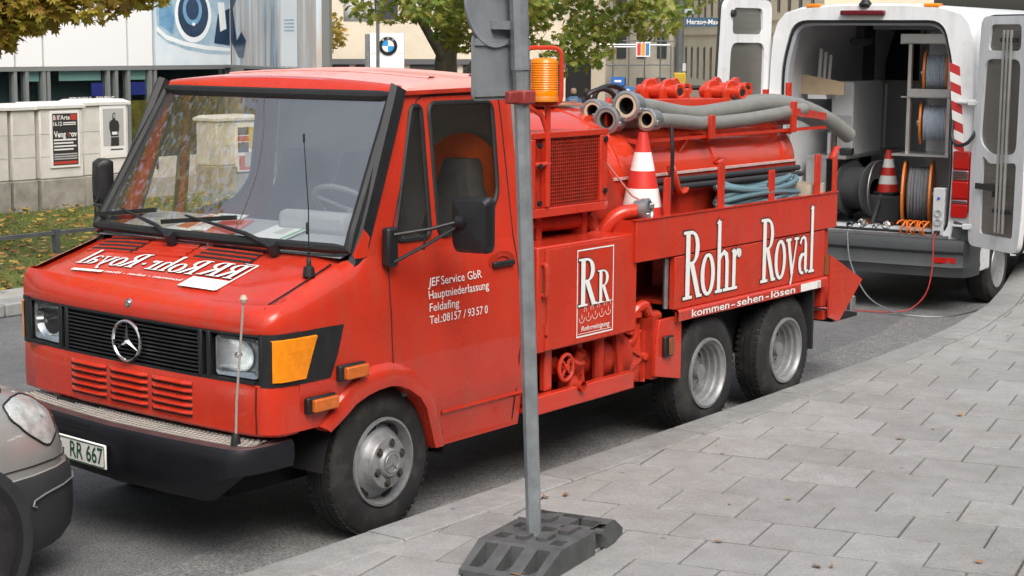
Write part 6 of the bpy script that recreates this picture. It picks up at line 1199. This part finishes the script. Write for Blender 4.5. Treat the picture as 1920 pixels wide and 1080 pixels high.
for i in range(8): MB().prism([(1 + 2.6 * i, .2), (2.6 + 2.6 * i, .2), (2.6 + 2.6 * i, 2.4), (1 + 2.6 * i, 2.4)], lambda s, z, t_: q5(s, z, .01 + t_), .04).build('window', WIND, rb)
# street-name post
lp_ = thing('street_post', 'grey street post carrying the blue street-name plate', 'post', (27.6, 13.5, gz(27.6))); PB = mat('plate_blue', (.03, .09, .16), .5)
MB().tube([(27.6, 13.5, gz(27.6)), (27.6, 13.5, 5)], .088, 14).build('shaft', mat('post_grey', (.10, .105, .11), .6, var=.2), lp_)
pu = Vector((.592, -.806, 0))
pl_ = MB().prism([(.10, 2.71), (1.10, 2.71), (1.10, 2.90), (.10, 2.90)], lambda a, b, t: Vector((27.6, 13.5, b)) + pu * a + Vector((-.8, -.59, 0)) * (-t), .02).build('name_plate', PB, lp_)
put_text('plate_lettering', PWHT, 'Herzog-Max-S', lambda a, b: Vector((27.6, 13.5, 2.76 + b)) + pu * (.14 + a) + Vector((-.8, -.59, 0)) * .004, pl_, .10, fit=.80, bold=.02)
MB().prism([(.05, 2.97), (.30, 2.97), (.30, 3.08), (.05, 3.08)], lambda a, b, t: Vector((27.6, 13.5, b)) + pu * a + Vector((-.8, -.59, 0)) * (-t), .14).build('post_lamp', mat('pale_blue_box', (.35, .42, .48), .5), lp_, bevel=.02)
MB().box((27.55, 13.46, 1.60), (.26, .26, .24), Matrix.Rotation(R(-54), 3, 'Z')).build('yellow_box', mat('yellow_box', (.50, .33, .03), .5, var=.15), lp_, bevel=.02); MB().box((27.62, 13.40, 1.84), (.05, .08, .17)).build('grey_box', VWHT, lp_)
# striped shop sign on an arm
ss = thing('striped_shop_sign', 'square red, orange and blue striped shop sign on a thin arm', 'sign', (37.3, 20.6, -.9)); sv = Vector((.592, -.806, 0)); so = Vector((37.28, 20.72, 0))
def sq(a, b, t): return so + sv * a + Vector((-.8, -.59, 0)) * t + Vector((0, 0, b))
MB().prism([(0, 1.95), (.40, 1.95), (.40, 2.37), (0, 2.37)], lambda a, b, t: sq(a, b, -t), .06).build('panel', PWHT, ss)
for k, c_ in enumerate(((.55, .05, .04), (.75, .30, .03), (.05, .20, .42))): MB().prism([(.03 + .12 * k, 1.99), (.13 + .12 * k, 1.99), (.13 + .12 * k, 2.33), (.03 + .12 * k, 2.33)], lambda a, b, t: sq(a, b, .004 + t), .004).build('stripe', mat('stripe_%d' % k, c_, .5), ss)
MB().tube([sq(-1.1, 2.28, -.03), sq(.95, 2.28, -.03), sq(1.0, 2.2, -.03), sq(1.0, -1.5, -.03)], .03, 8).build('arm', STEEL, ss); MB().tube([sq(-1.1, 2.22, -.03), sq(0, 2.22, -.03)], .02, 8).build('arm_stay', STEEL, ss)
for nm, lab, x, y, z, w_, h_, c_ in (('parking_sign', 'blue parking sign behind the tank hoses, left', 33.6, 18.95, 1.35, .36, .22, (.02, .12, .42)), ('direction_sign', 'wider blue direction board under the parking sign', 33.9, 18.9, 1.12, .42, .16, (.03, .16, .45)), ('small_blue_sign', 'small blue sign on a thin post in the middle of the far street', 41.5, 22.2, .95, .22, .20, (.03, .2, .5))):
    t = thing(nm, lab, 'sign', (x, y, gz(x))); M_ = Matrix.Rotation(R(-54), 3, 'Z'); MB().box((x, y, z), (w_, .03, h_), M_).build('plate', mat(nm, c_, .5), t); MB().tube([(x + .01, y + .03, gz(x)), (x + .01, y + .03, z + .1)], .025, 8).build('post', STEEL, t); MB().box((x - .016, y - .012, z), (w_ * .5, .01, h_ * .25), M_).build('plate_mark', PWHT, t)
# far car and the two walkers
fc = thing('far_car', 'pale silver car parked far behind the tank hoses', 'car', (30.5, 15.9, gz(30.5)), R(30), local=True)
CF = mat('silver_far_car', (.55, .57, .58), .3, metal=.3)
MB().quad_strip([[(x, s * w_, z) for s in (-1, 1) for z in ((z0, z1) if s < 0 else (z1, z0))] for x, w_, z0, z1 in ((-2.1, .7, .3, .75), (-2.0, .85, .2, .9), (0, .88, .2, .95), (1.6, .86, .2, .9), (2.05, .75, .3, .7))], True, True).build('body', CF, fc); MB().quad_strip([[(x, s * w_, z) for s in (-1, 1) for z in ((.9, z1) if s < 0 else (z1, .9))] for x, w_, z1 in ((-1.7, .7, .95), (-1.2, .66, 1.42), (.3, .66, 1.45), (1.0, .72, .95))], True, True).build('cabin', mat('far_car_glass', (.25, .30, .32), .1), fc); MB().bb(-1.15, .25, -.62, .62, 1.43, 1.47).build('roof', CF, fc, bevel=.02)
for x in (-1.3, 1.3):
    for s in (-1, 1): MB().lathe([(0, 0), (.3, 0), (.3, -.2), (0, -.2)], (x, s * .88, .3), (0, s, 0), 20).build('wheel', TYRE, fc)
def person(label, x, y, face, jm, tm, hm, pack=None):
    z = gz(x); t = thing('person', label, 'person', (x, y, z), face, 'people walking in the far street', local=True)
    me = bpy.data.meshes.new('body'); V_ = [(0, 0, .98), (0, 0, 1.15), (0, 0, 1.38), (0, 0, 1.50), (0, 0, 1.64), (0, .17, 1.42), (.04, .24, 1.15), (.10, .22, .92), (0, -.17, 1.42), (-.02, -.24, 1.15), (.06, -.22, .90), (.02, .09, .92), (.12, .09, .50), (.02, .09, .08), (.14, .09, .03), (-.02, -.09, .92), (-.04, -.09, .50), (-.22, -.09, .12), (-.12, -.09, .03), (0, 0, 1.76)]
    E_ = [(0, 1), (1, 2), (2, 3), (3, 4), (4, 19), (2, 5), (5, 6), (6, 7), (2, 8), (8, 9), (9, 10), (0, 11), (11, 12), (12, 13), (13, 14), (0, 15), (15, 16), (16, 17), (17, 18)]
    rad_ = [.15, .15, .17, .06, .095, .08, .055, .04, .08, .055, .04, .09, .065, .045, .04, .09, .065, .045, .04, .07]
    me.from_pydata(V_, E_, []); o = bpy.data.objects.new('body', me); COL.objects.link(o); me.materials.append(tm); o.parent = t
    k = o.modifiers.new('skin', 'SKIN'); sl = me.skin_vertices[0].data
    for i, r_ in enumerate(rad_): sl[i].radius = (r_, r_ * (1.2 if i < 3 else 1))
    sl[0].use_root = True; k2 = o.modifiers.new('sub', 'SUBSURF'); k2.levels = k2.render_levels = 2
    MB().quad_strip([[(r_ * .75 * math.cos(a), r_ * 1.25 * math.sin(a), z_) for a in [2 * math.pi * i / 16 for i in range(16)]] for z_, r_ in ((.86, .19), (1.0, .195), (1.2, .20), (1.38, .21), (1.47, .15), (1.52, .07))], True).build('jacket', jm, t)
    for s in (-1, 1): MB().tube([(0, s * .19, 1.42), (.03 * s, s * .25, 1.15), (.09, s * .23, .95)], [.085, .07, .055], 10).build('sleeve', jm, t)
    MB().lathe([(0, .125), (.06, .115), (.098, .06), (.105, 0), (.09, -.06), (.06, -.08)], (-.012, 0, 1.665), (0, 0, 1), 16).build('hair', hm, t)
    if pack: MB().box((-.22, 0, 1.22), (.16, .30, .42)).build('backpack', pack, t, bevel=.05)
person('walker in a blue jacket with a backpack, seen from behind', 44.4, 27.70, R(32), mat('blue_jacket', (.07, .15, .28), .8, var=.2), mat('dark_trousers', (.03, .03, .04), .9), mat('bald_hair', (.33, .22, .16), .7), mat('backpack_grey', (.16, .20, .25), .8))
person('walker in dark clothes beside the blue-jacketed one', 44.75, 27.42, R(32), mat('black_coat', (.025, .025, .03), .8), mat('dark_trousers', (.03, .03, .04), .9), mat('brown_hair', (.05, .03, .02), .7))
# ---------------------------------------------------------------- trees
BARK = mat('bark', (.12, .105, .085), .9, col2=(.22, .20, .165), vscale=5, bump=.5, bscale=14)
def tree(name, label, base, trunk_r, forks, clusters, n, size, lm, seed, cat='tree'):
    rnd = random.Random(seed); t = thing(name, label, cat, base); tr_ = MB()
    for pts, r0, r1 in forks: c_ = curve_pts(pts, 6); tr_.tube(c_, [r0 + (r1 - r0) * i / (len(c_) - 1) for i in range(len(c_))], 12)
    tr_.build('trunk', BARK, t); m = MB()
    LF = [(-.55, 0), (-.30, .28), (-.42, .55), (-.02, .42), (.12, .78), (.30, .36), (.72, .40), (.55, .12), (1.0, 0), (.55, -.12), (.72, -.40), (.30, -.36), (.12, -.78), (-.02, -.42), (-.42, -.55), (-.30, -.28)]
    for cx, cy, cz, rx, ry, rz, wgt in clusters:
        for i in range(int(n * wgt)):
            while 1:
                u = [rnd.uniform(-1, 1) for _ in range(3)]; q_ = sum(a * a for a in u)
                if q_ < 1 and rnd.random() < .35 + .65 * q_: break
            p = Vector((cx + u[0] * rx, cy + u[1] * ry, cz + u[2] * rz)); s_ = size * rnd.uniform(.6, 1.15)
            M_ = Matrix.Rotation(rnd.uniform(0, 6.28), 3, 'Z') @ Matrix.Rotation(rnd.uniform(-.9, .9) + .5, 3, 'Y') @ Matrix.Rotation(rnd.uniform(-.7, .7), 3, 'X'); b = len(m.v)
            for a, c_ in LF: v = M_ @ Vector((a, c_, -.25 * abs(c_) - .15 * a * a)); m.v.append((p.x + v.x * s_, p.y + v.y * s_, p.z + v.z * s_))
            m.f.append(tuple(range(b, b + len(LF))))
    m.build('crown', lm, t, smooth=0, recalc=False); return t
GRN_ = leaf_mat('green_leaf', (0.147, 0.235, 0.049), [(0.235, 0.332, 0.069), (0.332, 0.392, 0.088), (0.451, 0.392, 0.088), (0.274, 0.293, 0.078), (0.548, 0.548, 0.177)], 0.5)
OCH = leaf_mat('autumn_leaf', (0.240, 0.284, 0.053), [(0.390, 0.360, 0.067), (0.570, 0.434, 0.074), (0.480, 0.284, 0.074), (0.300, 0.284, 0.067), (0.750, 0.570, 0.090)], 0.55)
ORN = leaf_mat('orange_leaf', (0.248, 0.248, 0.055), [(0.469, 0.359, 0.062), (0.580, 0.317, 0.069), (0.359, 0.304, 0.062), (0.207, 0.221, 0.055)], 0.5)
rc = random.Random(3)
cl = [(3.6, 8.8, 5.6, 2.6, 2.4, 1.9, 6), (1.6, 8.2, 6.2, 2.6, 2.4, 2.0, 14), (-.6, 8.0, 6.6, 2.4, 2.2, 2.0, 14), (-2.2, 7.6, 6.4, 1.6, 1.6, 1.8, 7), (2.4, 9.8, 7.6, 2.8, 2.6, 1.6, 4), (4.9, 8.1, 3.9, 1.0, 1.0, .8, 2.4), (5.15, 8.0, 3.15, .75, .7, .5, 2.6), (5.55, 7.5, 2.85, .45, .5, .33, 1.6), (5.75, 7.25, 2.95, .5, .45, .28, 1.3), (6.1, 6.95, 2.93, .35, .35, .22, .8), (5.0, 8.1, 2.72, .5, .4, .4, 1.3), (5.35, 7.75, 2.5, .22, .25, .2, .45), (5.2, 7.95, 2.5, .5, .45, .3, 1.8), (5.5, 7.6, 2.66, .45, .45, .25, 1.5), (4.95, 8.2, 2.5, .4, .4, .28, 1.2), (6.3, 6.8, 2.85, .3, .3, .2, .7), (5.9, 7.1, 2.72, .4, .4, .2, .9)]
tree('plane_tree', 'autumn tree whose yellow-green branch hangs into the top left corner', (2.2, 9.8, .1), .2, [([(2.2, 9.8, .05), (2.25, 9.75, 1.6), (2.1, 9.6, 3.2), (2.0, 9.3, 5.5), (2.1, 9.2, 7.6)], .24, .06), ([(2.15, 9.65, 2.6), (3.2, 9.0, 3.6), (4.4, 8.4, 3.75), (5.3, 7.8, 3.05), (6.1, 6.95, 2.9)], .10, .012), ([(2.1, 9.6, 3.0), (.8, 8.8, 4.6), (-.6, 8.2, 6.2)], .12, .03), ([(2.0, 9.3, 4.6), (3.4, 8.9, 6.0)], .09, .03)], cl, 260, .098, OCH, 11)
cl2 = []
for i in range(46):
    a = rc.uniform(0, 6.28); q_ = rc.random() ** .5; u = 1 - .0
    cl2.append((17.0 + 2.7 * q_ * math.cos(a), 10.35 + 2.7 * q_ * math.sin(a), 2.75 + 3.0 * rc.random() * (1 - .35 * q_) + .25 * q_, .62, .62, .40, 1))
cl2 += [(17.2, 8.9, 2.35, .45, .45, .4, .8), (16.9, 9.2, 2.2, .4, .4, .35, .6), (16.3, 11.3, 2.9, .5, .45, .3, 1), (16.5, 10.8, 2.5, .45, .45, .3, 1), (17.9, 8.2, 2.75, .5, .5, .35, 1), (16.7, 10.0, 2.6, .6, .6, .35, 1.2), (17.6, 8.9, 2.65, .5, .5, .3, 1)]
tree('street_tree', 'green-leaved tree with a forked trunk behind the cab roof', (18.2, 12.5, 0), .25, [([(18.2, 12.5, -.1), (18.2, 12.5, 1.4), (18.05, 12.3, 2.4), (17.6, 11.4, 4.2)], .27, .12), ([(18.25, 12.45, 1.2), (18.5, 12.1, 1.9), (18.5, 11.4, 2.8), (18.3, 10.8, 4.2)], .16, .07), ([(18.05, 12.3, 2.3), (17.2, 11.2, 3.0), (16.6, 10.0, 3.3)], .11, .03), ([(18.1, 12.4, 2.0), (17.0, 12.3, 3.0), (16.0, 12.0, 3.3)], .09, .03)], cl2, 270, .10, GRN_, 5)
tree('golden_tree', 'golden autumn tree between the showroom wing and the pylon', (30.0, 27.4, -.5), .2, [([(30.0, 27.4, -.6), (30.0, 27.4, 1.5), (30.2, 27.2, 4)], .16, .06)], [(30.0 + rc.uniform(-1.3, 1.1), 27.4 + rc.uniform(-1.2, 1.2), 1.4 + 3.4 * rc.random(), .7, .7, .55, 1) for _ in range(26)], 110, .15, ORN, 8)
tree('far_tree', 'pale green tree down the far street beside the scaffolding', (57, 37.5, -1.5), .2, [([(57, 37.5, -1.6), (57, 37.4, 1), (57, 37.2, 4)], .2, .08)], [(57 + rc.uniform(-1.6, 1.6), 37.3 + rc.uniform(-1.6, 1.6), .9 + 4.5 * rc.random(), .9, .9, .7, 1) for _ in range(24)], 90, .2, GRN_, 9)

# ---------------------------------------------------------------- house row added out of view behind the viewer, only for reflections
nb = thing('added_house_front', 'unseen sandstone house front added behind the near pavement for reflections', 'building', (0, -15, 0)); q6, L6 = wallbox(nb, 'wall', (-40, -15), (40, -15), 0, 9, mat('sandstone', (.30, .26, .21), .85, var=.15, vscale=.7), -2)
for i in range(20): MB().prism([(1.2 + 4 * i, .8), (3.4 + 4 * i, .8), (3.4 + 4 * i, 3.2), (1.2 + 4 * i, 3.2)], lambda s, z, t_: (-40 + s, -14.98 + t_, z), .04).build('window', WIND, nb)
